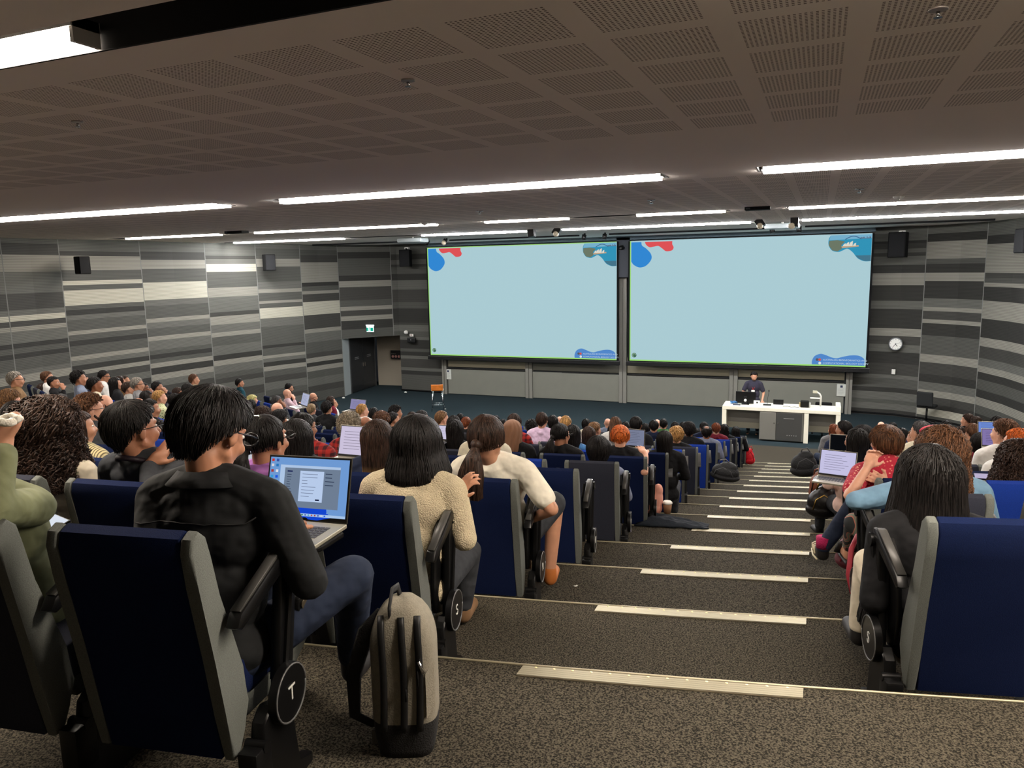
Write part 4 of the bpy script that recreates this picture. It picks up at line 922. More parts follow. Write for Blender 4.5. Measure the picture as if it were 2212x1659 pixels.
# hair grown as a shell plus locks that follow it; all in head space, face towards +Y
def hair_mesh(style,seed=0,n=260,thick=.006,nseg=7):
    if style in('curlybig','wavy') and n>1000: nseg=16
    key='hair_%s_%d_%d'%(style,seed,n)
    if key in MESHES: return MESHES[key]
    rr=random.Random(seed*7+3)
    vol={'short':1.03,'bowl':1.08,'bushy':1.14,'curly':1.17,'bob':1.10,'long':1.06,'ponytail':1.02,'bun':1.04,'bald':1.0,'baldspot':1.03,'bobbig':1.22,'curlybig':1.36,'longbig':1.12,'wavy':1.16,'ombre':1.1}[style]
    a,b,c=.082*vol,.102*vol,.098*vol; cen=Vector((0,-.014,.022)); crown=Vector((0,-.035,0))
    longs={'bob':(-.10,-.02),'long':(-.27,0),'bobbig':(-.155,.05),'curlybig':(-.20,.06),'longbig':(-.50,.085),'wavy':(-.24,.04),'ombre':(-.28,.0)}
    L=longs.get(style)
    def path(phi,t,extra=0.0):
        f=abs(phi)/PI*180
        if f<48: the=58+ (12 if style in('bowl','bob','bobbig') else 0)
        elif f<105: the=58+(f-48)/57*(40)
        else: the=98+min(1,(f-105)/40)*46
        if style in('bald','baldspot') and f<95: the=min(the,96)
        if L and f>62: the=104
        if style in('ponytail','bun') and f>70: the=105+(f-70)/110*15
        th=math.radians(the); tl=1.0
        drop=0
        if L and f>62:
            tot=1+abs(L[0])/.13; s=t*tot
            if s<=1: tt=s; 
            else: tt=1; drop=(s-1)/(tot-1)
            T=th*tt
        else: T=th*t
        v=1+extra
        p=Vector((a*v*math.sin(T)*math.sin(phi),b*v*math.sin(T)*math.cos(phi),c*v*math.cos(T)))
        p+=crown*max(0,math.cos(T))*.3
        p+=cen
        if drop>0:
            p.z+=L[0]*drop; q=Vector((p.x,p.y,0)); q.normalize() if q.length else None
            p.x+=q.x*L[1]*drop; p.y+=q.y*L[1]*drop*.8
            if L[1]<=0: p.x*=1-.06*drop
            if style in('long','longbig','ombre'): p.y-=.0*drop
            if style in('bob',): 
                p.x*=1-.22*drop**2; p.y=cen.y+(p.y-cen.y)*(1-.15*drop**2)
            if style=='bobbig':
                k_=max(0,drop-.72)/.28; p.x*=1-.22*k_*k_; p.y=cen.y+(p.y-cen.y)*(1-.2*k_*k_)
        return p
    bm=bmesh.new(); NP=40; NT=12 if L else 8
    mintop=0.0
    if style in('bald',): mintop=.72
    def ring(inner):
        g=[]
        for i in range(NP):
            phi=-PI+2*PI*i/NP; row=[]
            for j in range(NT+1):
                t=mintop+(1-mintop)*j/NT if style!='baldspot' else .3+.7*j/NT
                if j==0 and mintop==0 and style!='baldspot': t=.0
                p=path(phi,t)
                if inner: p=cen+(p-cen)*Vector((.86,.86,.9)) if False else Vector((cen.x+(p.x-cen.x)*.84,cen.y+(p.y-cen.y)*.86,cen.z+(p.z-cen.z)*(.88 if p.z>cen.z else .99)))
                else:
                    nz=noise.noise(Vector((math.sin(phi)*4,math.cos(phi)*4,t*6+seed)))*(.006 if style in('short','long','bob','ponytail','bun','ombre') else .014)
                    d=(p-cen); d.z*=.3; p=p+d.normalized()*nz if d.length>1e-5 else p
                row.append(p)
            g.append(row)
        return g
    O=ring(False); I=ring(True)
    if style!='bald' or True:
        VO=[[bm.verts.new(p) for p in r] for r in O]; VI=[[bm.verts.new(p) for p in r] for r in I]
        for i in range(NP):
            i2=(i+1)%NP
            for j in range(NT):
                bm.faces.new((VO[i][j],VO[i][j+1],VO[i2][j+1],VO[i2][j])); bm.faces.new((VI[i][j+1],VI[i][j],VI[i2][j],VI[i2][j+1]))
            bm.faces.new((VO[i][NT],VI[i][NT],VI[i2][NT],VO[i2][NT]))
            if mintop or style=='baldspot': bm.faces.new((VI[i][0],VO[i][0],VO[i2][0],VI[i2][0]))
        bmesh.ops.remove_doubles(bm,verts=bm.verts,dist=.0004)
    def lock(pts,r):
        m_=len(pts); tube(bm,pts,[r*(1-.75*(q/(m_-1))**1.5) for q in range(m_)],3,cap=False)
    curly={'curly':.011,'curlybig':.02,'bushy':.006,'wavy':.010}.get(style,0)
    if style!='bald':
        for q in range(n):
            phi=rr.uniform(-PI,PI); t0=rr.uniform(.0,.75) if not(style=='baldspot') else rr.uniform(.35,.8)
            ln=rr.uniform(.3,.5) if not L else rr.uniform(.35,.8)
            ex=rr.uniform(.0,.05)+(.03 if curly else 0); pts=[]; ph=rr.uniform(0,6); tw=rr.uniform(-.15,.15); fl=rr.uniform(-.01,.045 if style in('bushy','short') else .02)
            for s in range(nseg+1):
                t=min(1.03,t0+ln*s/nseg); p=path(phi+tw*s/nseg,min(t,1.0),ex+fl*(s/nseg)**2*2)
                if t>1: p.z-=(t-1)*.4
                if curly: fq=14/nseg; p+=Vector((math.sin(ph+s*2.1*fq),math.cos(ph+s*1.9*fq),math.sin(ph*2+s*2.3*fq)))*curly
                pts.append(p)
            lock(pts,thick*rr.uniform(.6,1.3))
    if style=='ponytail':
        tie=Vector((0,-.118,.0)); tube(bm,[tie+Vector((.012*math.cos(q*.8),.0,.018*math.sin(q*.8))) for q in range(9)],.007,6)
        sph(bm,tie+Vector((0,.005,0)),(.03,.035,.03),2)
        m_=max(60,n//3)
        for q in range(m_):
            ax=rr.uniform(-1,1); ay=rr.uniform(-1,1); pts=[]
            for s in range(nseg+1):
                u=s/nseg; wd=.012+.045*math.sin(min(1,u*1.3)*PI*.62)
                pts.append(tie+Vector((ax*wd-.02*u,-.02-.03*math.sin(u*2.6)+ay*wd*.5,-.25*u-.01)))
            lock(pts,thick*1.5)
        tube(bm,[tie,tie+Vector((0,-.04,-.06)),tie+Vector((-.01,-.035,-.14)),tie+Vector((-.02,-.01,-.22))],[.015,.036,.034,.008],10)
    if style=='bun':
        bc=Vector((0,-.10,.045)); sph(bm,bc,(.048,.04,.045),2)
        for q in range(60):
            u0=rr.uniform(0,6.28); v0=rr.uniform(-.8,.8); pts=[]
            for s in range(nseg+1):
                u=u0+s*.35; pts.append(bc+Vector((.052*math.cos(u)*math.cos(v0),.044*math.sin(v0)-.0,.05*math.sin(u)*math.cos(v0)))+Vector((rr.uniform(-.003,.003),)*3))
            lock(pts,thick*1.3)
    me=bpy.data.meshes.new(key); bm.normal_update(); bm.to_mesh(me); bm.free(); me.polygons.foreach_set('use_smooth',[True]*len(me.polygons)); me.materials.append(None)
    MESHES[key]=me; return me
def hijab_mesh():
    if 'hijab' in MESHES: return MESHES['hijab']
    bm=bmesh.new(); NP=64; NT=22; V=[]
    for i in range(NP):
        phi=-PI+2*PI*i/NP; row=[]; f=abs(phi)
        for j in range(NT+1):
            t=j/NT
            if t<.45:
                T=t/.45*math.radians(98 if f>.75 else 62); p=Vector((.102*math.sin(T)*math.sin(phi),.122*math.sin(T)*math.cos(phi)-.012,.112*math.cos(T)+.022))
                base=p
            else:
                u=(t-.45)/.55; k_=98 if f>.75 else 62; T=math.radians(k_)
                if f<=.75: p=Vector((.085*math.sin(phi)*1.1,.10-.02*u,-.10-.14*u)) if u>.3 else Vector((.102*math.sin(T)*math.sin(phi),.122*math.sin(T)*math.cos(phi)-.012,.112*math.cos(T)+.022-.001*u))
                else: p=Vector((.102*math.sin(phi)*(1-.12*u),.122*math.cos(phi)*(1-.12*u)-.012,.022-.015-.21*u))
            w_=.006*math.sin(phi*13+2*math.sin(t*5))*min(1,t*2.2)
            d=Vector((p.x,p.y,0)); p=p+(d.normalized()*w_ if d.length>1e-4 else Vector())
            row.append(p)
        V.append([bm.verts.new(p) for p in row])
    for i in range(NP):
        i2=(i+1)%NP
        for j in range(NT): bm.faces.new((V[i][j],V[i][j+1],V[i2][j+1],V[i2][j]))
    bmesh.ops.remove_doubles(bm,verts=bm.verts,dist=.0004)
    me=bpy.data.meshes.new('hijab'); bm.normal_update(); bm.to_mesh(me); bm.free(); me.polygons.foreach_set('use_smooth',[True]*len(me.polygons)); me.materials.append(None)
    MESHES['hijab']=me; return me
def cap_mesh():
    if 'beret' in MESHES: return MESHES['beret']
    bm=bmesh.new(); sph(bm,(0,-.02,.085),(.112,.122,.045),3); sph(bm,(0,-.015,.06),(.09,.11,.04),3); cyl(bm,(0,-.02,.125),(0,-.02,.14),.005,8)
    me=bpy.data.meshes.new('beret'); bm.to_mesh(me); bm.free(); me.polygons.foreach_set('use_smooth',[True]*len(me.polygons)); me.materials.append(None); MESHES['beret']=me; return me
def glasses_mesh(near=False):
    k='glasses%d'%near
    if k in MESHES: return MESHES[k]
    bm=bmesh.new(); r=.0022 if near else .004
    for s in (-1,1):
        tube(bm,[(s*.034+.027*math.cos(a*PI/8),.108+.006*abs(math.cos(a*PI/8)),.008+.021*math.sin(a*PI/8)) for a in range(17)],r,5)
        tube(bm,[(s*.061,.108,.014),(s*.076,.07,.014),(s*.083,-.01,.012),(s*.082,-.025,-.005)],r,5)
    tube(bm,[(-.009,.112,.012),(0,.116,.016),(.009,.112,.012)],r,5)
    me=bpy.data.meshes.new(k); bm.to_mesh(me); bm.free(); me.materials.append(None); MESHES[k]=me; return me
def eyes_mesh():
    if 'eyes' in MESHES: return MESHES['eyes']
    bm=bmesh.new()
    for s in (-1,1): sph(bm,(s*.029,.076,.010),(.011,.0105,.0075),2); sph(bm,(s*.029,.0852,.010),(.005,.0025,.005),1,mi=1)
    me=bpy.data.meshes.new('eyes'); bm.to_mesh(me); bm.free(); me.materials.append(mat('eye_white',(210,204,198),rough=.2)); me.materials.append(mat('eye_dark',(26,18,14),rough=.1)); MESHES['eyes']=me; return me
def beard_mesh():
    if 'beard' in MESHES: return MESHES['beard']
    me=blob('beard',[('c',(-.055,.01,-.045),(-.02,.066,-.1),.016,.018),('c',(.055,.01,-.045),(.02,.066,-.1),.016,.018),('e',(0,.068,-.095),(.034,.022,.024)),('c',(-.02,.094,-.043),(.02,.094,-.043),.006,.006)],.006,2)
    MESHES['beard']=me; return me
def build_person(name_lab,loc,rz,K,sx,sz,hair,hc,sk,top,flags='',grp=None,n=220,thick=.006,trousers='charcoal',seed=0,cat='person',hs=1.0,near=False):
    t=thing('person',name_lab,cat,loc,rz,grp); t.scale=(sx,sx,sz)
    inst('body',K['body'],skin(sk),t)
    inst('top',K['shirt'],shirt(top),t)
    if 'legs' in K: inst('trousers',K['legs'],shirt(trousers),t)
    for q_ in ('shoe_a','shoe_b'): inst('shoe',K[q_],mat('shoe_black',(24,22,22),rough=.6),t)
    q=K['rot'].to_euler(); comp=(1,1,sx/sz)
    def onhead(nm,me,m,s=1.0):
        o=inst(nm,me,m,t,K['hc'],q,(s,s,s)); return o
    if hair=='hijab': onhead('headscarf',hijab_mesh(),mat('hijab_brown',(134,96,72),rough=.8,bump=(20,.3)))
    elif hair=='beret':
        onhead('beret',cap_mesh(),mat('beret_red',(190,48,68),rough=.8)); onhead('hair',hair_mesh('bob',seed,n,thick),hairmat('black'))
    elif not(hair=='bald' and hc=='none'): onhead('hair',hair_mesh(hair,seed,n,thick),hairmat(hc),hs)
    if 'g' in flags: onhead('glasses',glasses_mesh(near),BLACKP)
    if 'b' in flags: onhead('beard',beard_mesh(),hairmat('dbrown'))
    if near or abs(K.get('yaw',0))>.2 or 'e' in flags or 'g' in flags:
        o=bpy.data.objects.new('eyes',eyes_mesh()); link(o); o.parent=t; o.location=K['hc']; o.rotation_euler=q
    return t

#---- the audience: measured head tops (picture x, y, head width), then who they are
CROWD="""
28 801 27 short grey s2 brown 0 g
98 801 24 short brown s2 white 0 -
112 812 25 short black s3 black 10 h
88 828 22 long dbrown s3 pinkish 0 -
166 800 25 bushy black s3 greyblue 0 -
178 809 24 short black s3 black 0 -
200 813 25 short black s4 cream 0 -
219 799 24 short black s3 white 0 g
245 814 22 long black s2 black 0 -
229 823 24 long black s3 black -20 -
250 829 24 long black s3 black 10 -
257 812 20 long dbrown s3 brown 0 -
268 811 16 short dbrown s2 grey 10 -
292 814 22 short grey s2 grey 0 g
273 824 24 short dbrown s2 greytee 0 -
307 826 22 short black s4 black 5 gh
313 843 25 long black s5 charcoal 0 -
14 843 36 bushy ltbrown s1 pink 0 -
62 855 33 long black s3 charcoal 0 -
86 854 25 short black s4 pinkish 0 g
129 850 30 short black s5 green 0 -
226 851 29 bald none s1 black 0 -
249 866 30 bob black s3 black -10 -
298 858 24 bald none s4 brown 0 -
321 861 30 short black s3 black 20 -
340 842 27 short blond s1 floral 0 -
336 823 23 short black s3 black 0 bh
371 849 26 short black s4 navy 0 -
381 836 23 short dbrown s3 olive 0 -
402 827 21 short black s3 white 0 -
415 807 21 short brown s2 tan 0 -
425 831 21 short black s3 white 10 -
453 828 19 bowl black s3 black 0 -
514 817 17 short black s3 teal 0 U
494 843 22 long black s3 black 0 -
541 852 19 bob blonde s1 black 0 -
543 863 23 short black s3 grey -10 -
620 827 16 short black s2 black 5 gb
616 839 18 bald none s1 pinkshirt 0 h
672 847 18 bald none s2 black 5 gb
711 855 16 long dbrown s2 maroon 0 -
717 863 18 short grey s2 white 0 -
704 868 21 bushy black s2 black 0 -
669 871 21 short greyblond s1 charcoal -10 g
598 868 26 bald none s1 white 5 g
594 854 20 short dgrey s4 charcoal 0 h
587 863 19 short black s3 black 0 -
564 880 36 bushy dbrown s3 black 0 -
605 886 32 bushy black s3 black 0 -
782 872 21 short blond s1 white 10 -
808 880 22 long black s3 black -5 H
853 876 21 bushy black s3 teal 20 -
824 892 30 curly brown s2 black -5 -
848 890 23 short black s2 black 15 -
891 889 22 short dbrown s3 green 0 -
911 886 27 short black s4 white 10 h
876 898 27 short black s3 black 0 -
954 887 25 short ltbrown s1 grey 15 -
953 913 22 bob dbrown s3 black 0 -
984 898 27 bob black s3 black -15 -
995 893 17 short black s3 black 0 -
1008 900 21 short auburn s1 black 0 -
1010 915 21 bob black s3 black 0 -
789 899 30 bald none s4 black 10 -
757 893 44 curly greycurl s1 redplaid 5 -
1072 897 17 short black s3 black 0 -
1088 906 18 short black s3 black 0 -
1111 895 27 bob dbrown s2 redplaid 0 -
1110 907 40 hijab hijab s3 black 0 -
1150 908 23 curly black s3 navyshirt -10 -
1172 890 29 short dbrown s1 lilac 5 -
1196 897 22 bob black s3 black 0 -
1209 899 15 bald none s1 grey 0 -
1224 899 24 short blond s1 grey 0 -
1203 909 22 short dgrey s2 grey 0 -
1240 917 32 long black s3 blue 5 -
1268 905 19 bob black s3 cream 0 -
1286 911 26 short ltbrown s2 grey 10 -
1275 921 34 long dbrown s3 black 0 -
1314 903 16 bald none s1 greyblue 0 -
1332 901 26 long brown s2 white 0 -
1327 916 26 long black s3 white -5 -
1353 912 20 bob black s3 black 0 -
1377 899 28 short black s4 black 0 -
1396 915 19 bob black s3 black 0 -
1415 907 20 short black s3 navy 0 -
1421 905 15 bald none s1 grey 0 -
1434 905 19 short black s2 green 5 -
1440 930 38 long black s3 black 0 -
1465 923 27 curly blond s1 black 0 -
1461 911 21 long black s2 black 0 -
1479 911 18 short black s2 black 0 -
1491 913 30 bushy black s3 black 0 -
1506 925 17 bob black s3 black 0 -
1523 912 18 short black s3 navy 0 -
1529 919 25 baldspot black s4 greyshirt 5 -
1549 913 20 short auburn s1 maroon 5 -
1567 916 19 long black s3 black 10 -
1592 921 21 long black s3 black 0 -
986 906 37 long black s3 black 0 -
1050 894 40 short black s3 cream 0 -
36 868 62 short black s3 grey 0 -
192 853 50 curly brown s1 charcoal 15 gb
166 886 50 long dbrown s2 stripe 10 -
1213 914 40 ponytail black s3 black 10 g
1806 916 26 long auburn s1 grey -15 -
1832 908 34 short black s3 navy -20 -
1845 931 28 bob dgrey s3 pinktop -10 -
1862 925 38 long black s3 pinktop -15 -
1877 918 34 bob black s3 navy -30 g
1907 910 17 bald none s1 grey 0 -
1932 912 18 short black s3 black 0 -
1954 925 26 short black s3 black -5 -
1985 927 27 short ltbrown s2 cream -10 -
1999 909 36 short dgrey s2 cream -10 -
2026 921 42 beret red s2 black 0 -
2049 908 22 short black s3 black 0 -
2054 917 28 short black s3 tan 0 -
2079 921 26 long dbrown s3 black 0 -
2098 893 20 short dbrown s2 black -20 -
2094 906 22 long black s3 orange -10 -
2115 899 22 short dbrown s3 pinkish -10 h
2109 915 30 short brown s2 cream 0 -
2160 899 24 bob black s3 navy -5 -
2182 908 40 bushy brown s1 white -10 -
2214 925 48 long ginger s1 white -10 -
2126 935 52 bob black s3 maroon 0 -
"""
HAIRW={'short':'short','bushy':'thick','long':'long','bob':'chin-length','curly':'curly','bald':'','baldspot':'thinning','ponytail':'tied','bun':'bun of','bowl':'straight','hijab':'','beret':''}
HCW={'black':'black','dbrown':'dark brown','brown':'brown','ltbrown':'light brown','blond':'blond','blonde':'pale blonde','greyblond':'grey blond','grey':'grey','greycurl':'grey','dgrey':'dark grey','auburn':'auburn','ginger':'ginger'}
SHW={'greyblue':'grey blue','greytee':'light grey','pinkshirt':'pale pink','navyshirt':'navy','greyshirt':'blue grey','pinktop':'pale pink','redplaid':'red checked','pinkish':'tan pink','floral':'flowered','charcoal':'dark grey'}
def hairphrase(h,c):
    if h=='bald': return 'bald head'
    if h=='hijab': return 'brown headscarf'
    if h=='beret': return 'red beret'
    if h=='bun': return '%s hair in a bun'%HCW[c]
    if h=='ponytail': return '%s hair tied back'%HCW[c]
    return '%s %s hair'%(HAIRW[h],HCW[c])
def locate(x,y,w_,side=None):
    d0=ray(x,y); best=None
    for k in range(16):
        X=-3.0
        for _ in range(14):
            Y=seatY(k,X)+.19; q=ony(x,y,Y); X=q.x
        D=(q-Vector((0,0,HC))).dot(FWD); ww=.185 if X<-8.2 else .16
        s=(q.z-ZT[k])/1.228
        c=abs(math.log(D/(F_PX*ww/w_)))*3+abs(s-.93)*4+(3 if -1.38<X<.36 else 0)
        if best is None or c<best[0]: best=(c,k,X,q.y,s)
    return best
PEOPLE=[]; occ_pts=[]
def parse():
    for l in CROWD.strip().splitlines():
        a=l.split(); x,y,w_=map(float,a[:3]); hair,hc,sk,top=a[3:7]; yaw=float(a[7]); fl=a[8]
        c,k,X,Y,s=locate(x,y,w_)
        for _ in range(6):
            if any(kk==k and abs(X-xx)<.36 for kk,xx in occ_pts):
                # shift one row away along the same sight line
                kk2=k+1 if k<15 else k-1
                XX=X
                for _ in range(14): q=ony(x,y,seatY(kk2,XX)+.19); XX=q.x
                k,X,Y,s=kk2,XX,q.y,(q.z-ZT[kk2])/1.228
            else: break
        occ_pts.append((k,X)); PEOPLE.append([k,X,s,hair,hc,sk,top,yaw,fl,w_,(x,y)])
parse()
VAR=dict(lap=dict(),right=dict(yaw=math.radians(28)),left=dict(yaw=math.radians(-28)),down=dict(pitch=math.radians(-25)),chin=dict(pose='chin'),lean=dict(pose='type',lean=.14,pitch=math.radians(-8)),chinr=dict(pose='chin',yaw=math.radians(20)))
def crowd():
    ranks={}
    for side in 'LRW':
        for k in range(16):
            g=[p for p in PEOPLE if p[0]==k and ('W' if p[1]<-8.2 else 'L' if p[1]<-.6 else 'R')==side]
            g.sort(key=lambda p:-p[1] if side!='R' else p[1])
            for i,p in enumerate(g): ranks[id(p)]=(side,i)
    nums=['one','two','three','four','five','six','seven','eight','nine','ten','eleven','twelve','thirteen','fourteen','fifteen','sixteen']
    for idx,p in enumerate(PEOPLE):
        k,X,s,hair,hc,sk,top,yaw,fl,w_,px=p; side,i=ranks[id(p)]
        loc_={'L':'%s person left of stairs','R':'%s person right of stairs','W':'%s person in left block'}[side]%ORD[i]
        lab='%s, %s top, %s, row %s from back'%(hairphrase(hair,hc),SHW.get(top,top),loc_,nums[k])
        v='lap'
        if yaw>=8: v='right'
        if yaw<=-8: v='left'
        if v=='lap' and idx%5==2: v='lean'
        if v=='lap' and idx%7==3: v='down'
        if 'h' in fl: v='chin' if yaw<8 else 'chinr'
        K=person_meshes('crowd_'+v,vox=.0125,**VAR[v])
        rz=math.atan(Gs(X))-math.radians(yaw*.6)-(math.radians(12) if side=='W' else 0)
        lean_fix=.19 if v!='lean' else .14
        sx=.91; sz=min(1.12,max(.74,s))
        dz=(s-sz)*1.228
        # keep the head near natural proportions: slouch instead of squash
        sz2=.5*sz+.5*.91; dz+=(sz-sz2)*1.228
        sz=sz2
        y=seatY(k,X)+.07
        hx=K['hc'].y*sx-.12
        loc=(X+math.sin(rz)*hx,y-max(0,hx)*.6,ZT[k]+min(dz,.0) if dz<0 else ZT[k]+dz)
        build_person(lab,loc,rz,K,sx,sz,hair,hc,sk,top,fl,'seated audience',n=160 if w_<30 else 520,thick=.0075 if w_<30 else .005,trousers=['charcoal','denim','black','khaki'][idx%4],seed=idx%3,near=(w_>38))
crowd()
#==================================================================== FOREGROUND PEOPLE
def W_(px,py,D): return ray(px,py)*D+Vector((0,0,HC))
def seated(key,lab,k,X,px,hair,hc,sk,top,sx=.93,yaw=0,pitch=0,arms={},legs=None,sleeve='long',bare=False,vox=.0075,flags='',n=1500,thick=.0035,trousers='denim',hs=1.0,turn=0,dY=0,seed=0,shoe=None,headX=None):
    """px: picture point of the head top; arms/legs given by picture points with distance along the lens axis"""
    rz=math.atan(Gs(X))+turn
    O=Vector((X,seatY(k,X)+.07+dY,ZT[k]))
    d=ray(*px)
    if headX is None: Yh=O.y+.12
    else: Yh=headX/(d.x/d.y)
    q=d*(Yh/d.y)+Vector((0,0,HC))
    hx,hy,hz=q.x-O.x,q.y-O.y,q.z-O.z
    c,s_=math.cos(-rz),math.sin(-rz)
    lx,ly=(hx*c-hy*s_)/sx,(hx*s_+hy*c)/sx
    lean=(ly-.13)/.6
    if abs(lean)>.7: lean=math.copysign(.7,lean)
    sz=hz/1.225
    slouch=0
    if sz>1.0 or sz<.86:
        t_=min(1.0,max(.86,sz)); slouch=(sz-t_)*1.225; sz=t_
    O2=Vector((O.x,O.y,O.z+slouch))
    hl=Vector((0,(.13+lean*.6)*sx,0)); hw=Matrix.Rotation(rz,3,'Z')@hl      # head centre as it will stand
    O2.x+=(q.x-(O2.x+hw.x)); O2.y+=(q.y-(O2.y+hw.y))
    M_=Matrix.Translation(O2)@Matrix.Rotation(rz,4,'Z')@Matrix.Diagonal((sx,sx,sz,1)); MI=M_.inverted()
    A={}
    for kk in 'lr':
        if kk in arms:
            a=arms[kk]; el,wr,ha=[MI@W_(*p) for p in a[:3]]; sh=Vector((-.175 if kk=='l' else .175,.135+lean*.35,.90))
            # keep limb lengths human
            v=el-sh; el=sh+v.normalized()*min(max(v.length,.24),.33); v2=wr-el; wr=el+v2.normalized()*min(max(v2.length,.2),.27)
            A[kk]=(el,wr,(ha-(MI@W_(*a[1]))).normalized(),a[3] if len(a)>3 else Vector((0,0,1)),a[4] if len(a)>4 else .45)
        else:
            P=POSE['lap'][kk]; A[kk]=tuple(Vector(q_) for q_ in P)
            if lean>.1:
                el=P[0]; A[kk]=(Vector((el[0],el[1]+lean*.45,el[2])),Vector((P[1][0],P[1][1]+.1,P[1][2])),Vector(P[2]))
    LG=None
    if legs:
        LG=[]
        for side,s2 in (('l',-1),('r',1)):
            if side in legs: kn,an=[MI@W_(*p) for p in legs[side]]; hp=Vector((s2*.09,.16,.43)); v=kn-hp; kn=hp+v.normalized()*min(max(v.length,.36),.46); v=an-kn; an=kn+v.normalized()*min(max(v.length,.3),.44); LG.append((hp,kn,an))
            else: LG.append((Vector((s2*.09,.16,.43)),Vector((s2*.13,.55,.45)),Vector((s2*.12,.56,.10))))
    K=person_meshes('fg_'+key,yaw=yaw,pitch=pitch,lean=lean,vox=vox,sleeve=sleeve,arms=A,legs=LG,bare_legs=bare)
    t=build_person(lab,O2,rz,K,sx,sz,hair,hc,sk,top,flags,'seated audience',n=n,thick=thick,trousers=trousers,hs=hs,near=True,seed=seed)
    if shoe:
        for ch in t.children:
            if ch.name.startswith('shoe'): ch.material_slots[0].material=shoe
    occ_pts.append((k,X))
    return t,K,M_
rad=math.radians
def collar(t,K,m,lean_z=.93):
    """turned-down collar ring round the neck"""
    bm=bmesh.new(); hc=K['hc']; base=Vector((0,hc.y-.045,.985))
    pts=[base+Vector((.078*math.cos(a),.070*math.sin(a)+.0,.012-.016*math.sin(a))) for a in [PI*2*q/24 for q in range(25)]]
    pts2=[base+Vector((.112*math.cos(a),.100*math.sin(a)-.004,-.030-.02*math.sin(a))) for a in [PI*2*q/24 for q in range(25)]]
    pts3=[base+Vector((.070*math.cos(a),.062*math.sin(a),-.02-.016*math.sin(a))) for a in [PI*2*q/24 for q in range(25)]]
    V=[[bm.verts.new(p) for p in r] for r in (pts2,pts,pts3)]
    for a,b in zip(V,V[1:]):
        for i in range(24): bm.faces.new((a[i],a[i+1],b[i+1],b[i]))
    o=mk('collar',bm,m,t,smooth=True); md=o.modifiers.new('s','SOLIDIFY'); md.thickness=.004; return o
def lanyard(t,K,m,low=.62):
    bm=bmesh.new(); hc=K['hc']; c=Vector((0,hc.y-.025,.96))
    tube(bm,[c+Vector((.066*math.cos(a),.066*math.sin(a),.0-.03*math.sin(a))) for a in [PI+PI*q/10 for q in range(11)]],.006,5,flat=2.2)
    for s in (-1,1): tube(bm,[c+Vector((s*.074,0,-.005)),c+Vector((s*.066,.085,-.045)),c+Vector((s*.045,.128,-.10)),c+Vector((0,.165,low-.96))],.0065,5)
    return mk('lanyard',bm,m,t)
SB=shirt('shirtblack')
t,K,_m=seated('laptopman','person with glasses in black shirt typing on a laptop, nearest the camera',0,-1.562,(455,852),'short','black','s3','shirtblack',sx=.99,yaw=rad(10),pitch=rad(-24),headX=-1.56,
  arms=dict(r=((668,1258,2.07),(612,1148,2.25),(634,1126,2.38),Vector((0,0,1)),.35),l=((330,1290,1.95),(560,1180,2.3),(590,1150,2.42),Vector((0,0,1)),.35)),flags='g',n=4500,thick=.0019,hs=1.18,trousers='denim',legs=dict(r=((742,1255,2.30),(760,1420,2.55))))
collar(t,K,SB)
t,K,_m=seated('curlywoman','person with big dark curly hair and patterned sleeve, hand at face',1,-3.19,(100,886),'curlybig','dbrown','s3','stone',sx=.93,headX=-3.19,n=2600,thick=.0045,hs=1.12,
  arms=dict(r=((205,1075,3.35),(172,1008,3.45),(160,968,3.5),Vector((0,-1,0)),.9)),yaw=rad(8))
t,K,_m=seated('gestureman','person with glasses and grey tee, open hand raised, wearing a lanyard',1,-2.64,(285,869),'short','black','s3','charcoal',sx=.96,headX=-2.64,yaw=rad(20),n=2200,thick=.0026,hs=1.12,flags='g',
  arms=dict(r=((330,1085,2.95),(322,1008,3.1),(362,968,3.15),Vector((-.2,-1,.3)),.12)))
lanyard(t,K,mat('lanyard_dark',(30,18,28)))
t,K,_m=seated('purplewoman','person with glasses, clipped black hair and purple shirt behind the laptop',1,-2.10,(572,895),'ponytail','black','s3','purple',sx=.93,yaw=rad(15),n=1600,thick=.003,flags='g')
collar(t,K,shirt('purple'))
bm=bmesh.new(); tube(bm,[(-.03,-.06,.115),(-.01,-.05,.125),(.012,-.045,.126),(.03,-.05,.12)],.006,6); mk('hair_clip',bm,mat('clip_silver',(230,230,230),rough=.1,metal=1),t,loc=K['hc'],rot=K['rot'].to_euler())
t,K,_m=seated('longhair','person with long straight dark hair behind the open laptop, head down',2,-2.66,(640,909),'long','black','s3','black',sx=.93,n=1500,thick=.003,hs=1.08)
t,K,_m=seated('handman','person in red checked shirt with both hands raised to the face',3,-3.40,(655,892),'short','black','s3','redplaid',sx=.95,yaw=rad(15),n=700,thick=.004,flags='g',
  arms=dict(r=((720,1040,5.25),(692,1000,5.3),(712,968,5.35),Vector((0,-1,0)),.7),l=((640,1040,5.3),(668,985,5.3),(672,950,5.35),Vector((0,-1,0)),.5)))
t,K,_m=seated('ombre','person with long hair blond at the tips, beside the white document',2,-2.13,(815,908),'ombre','dbrown','s2','navy',sx=.93,n=1500,thick=.003)
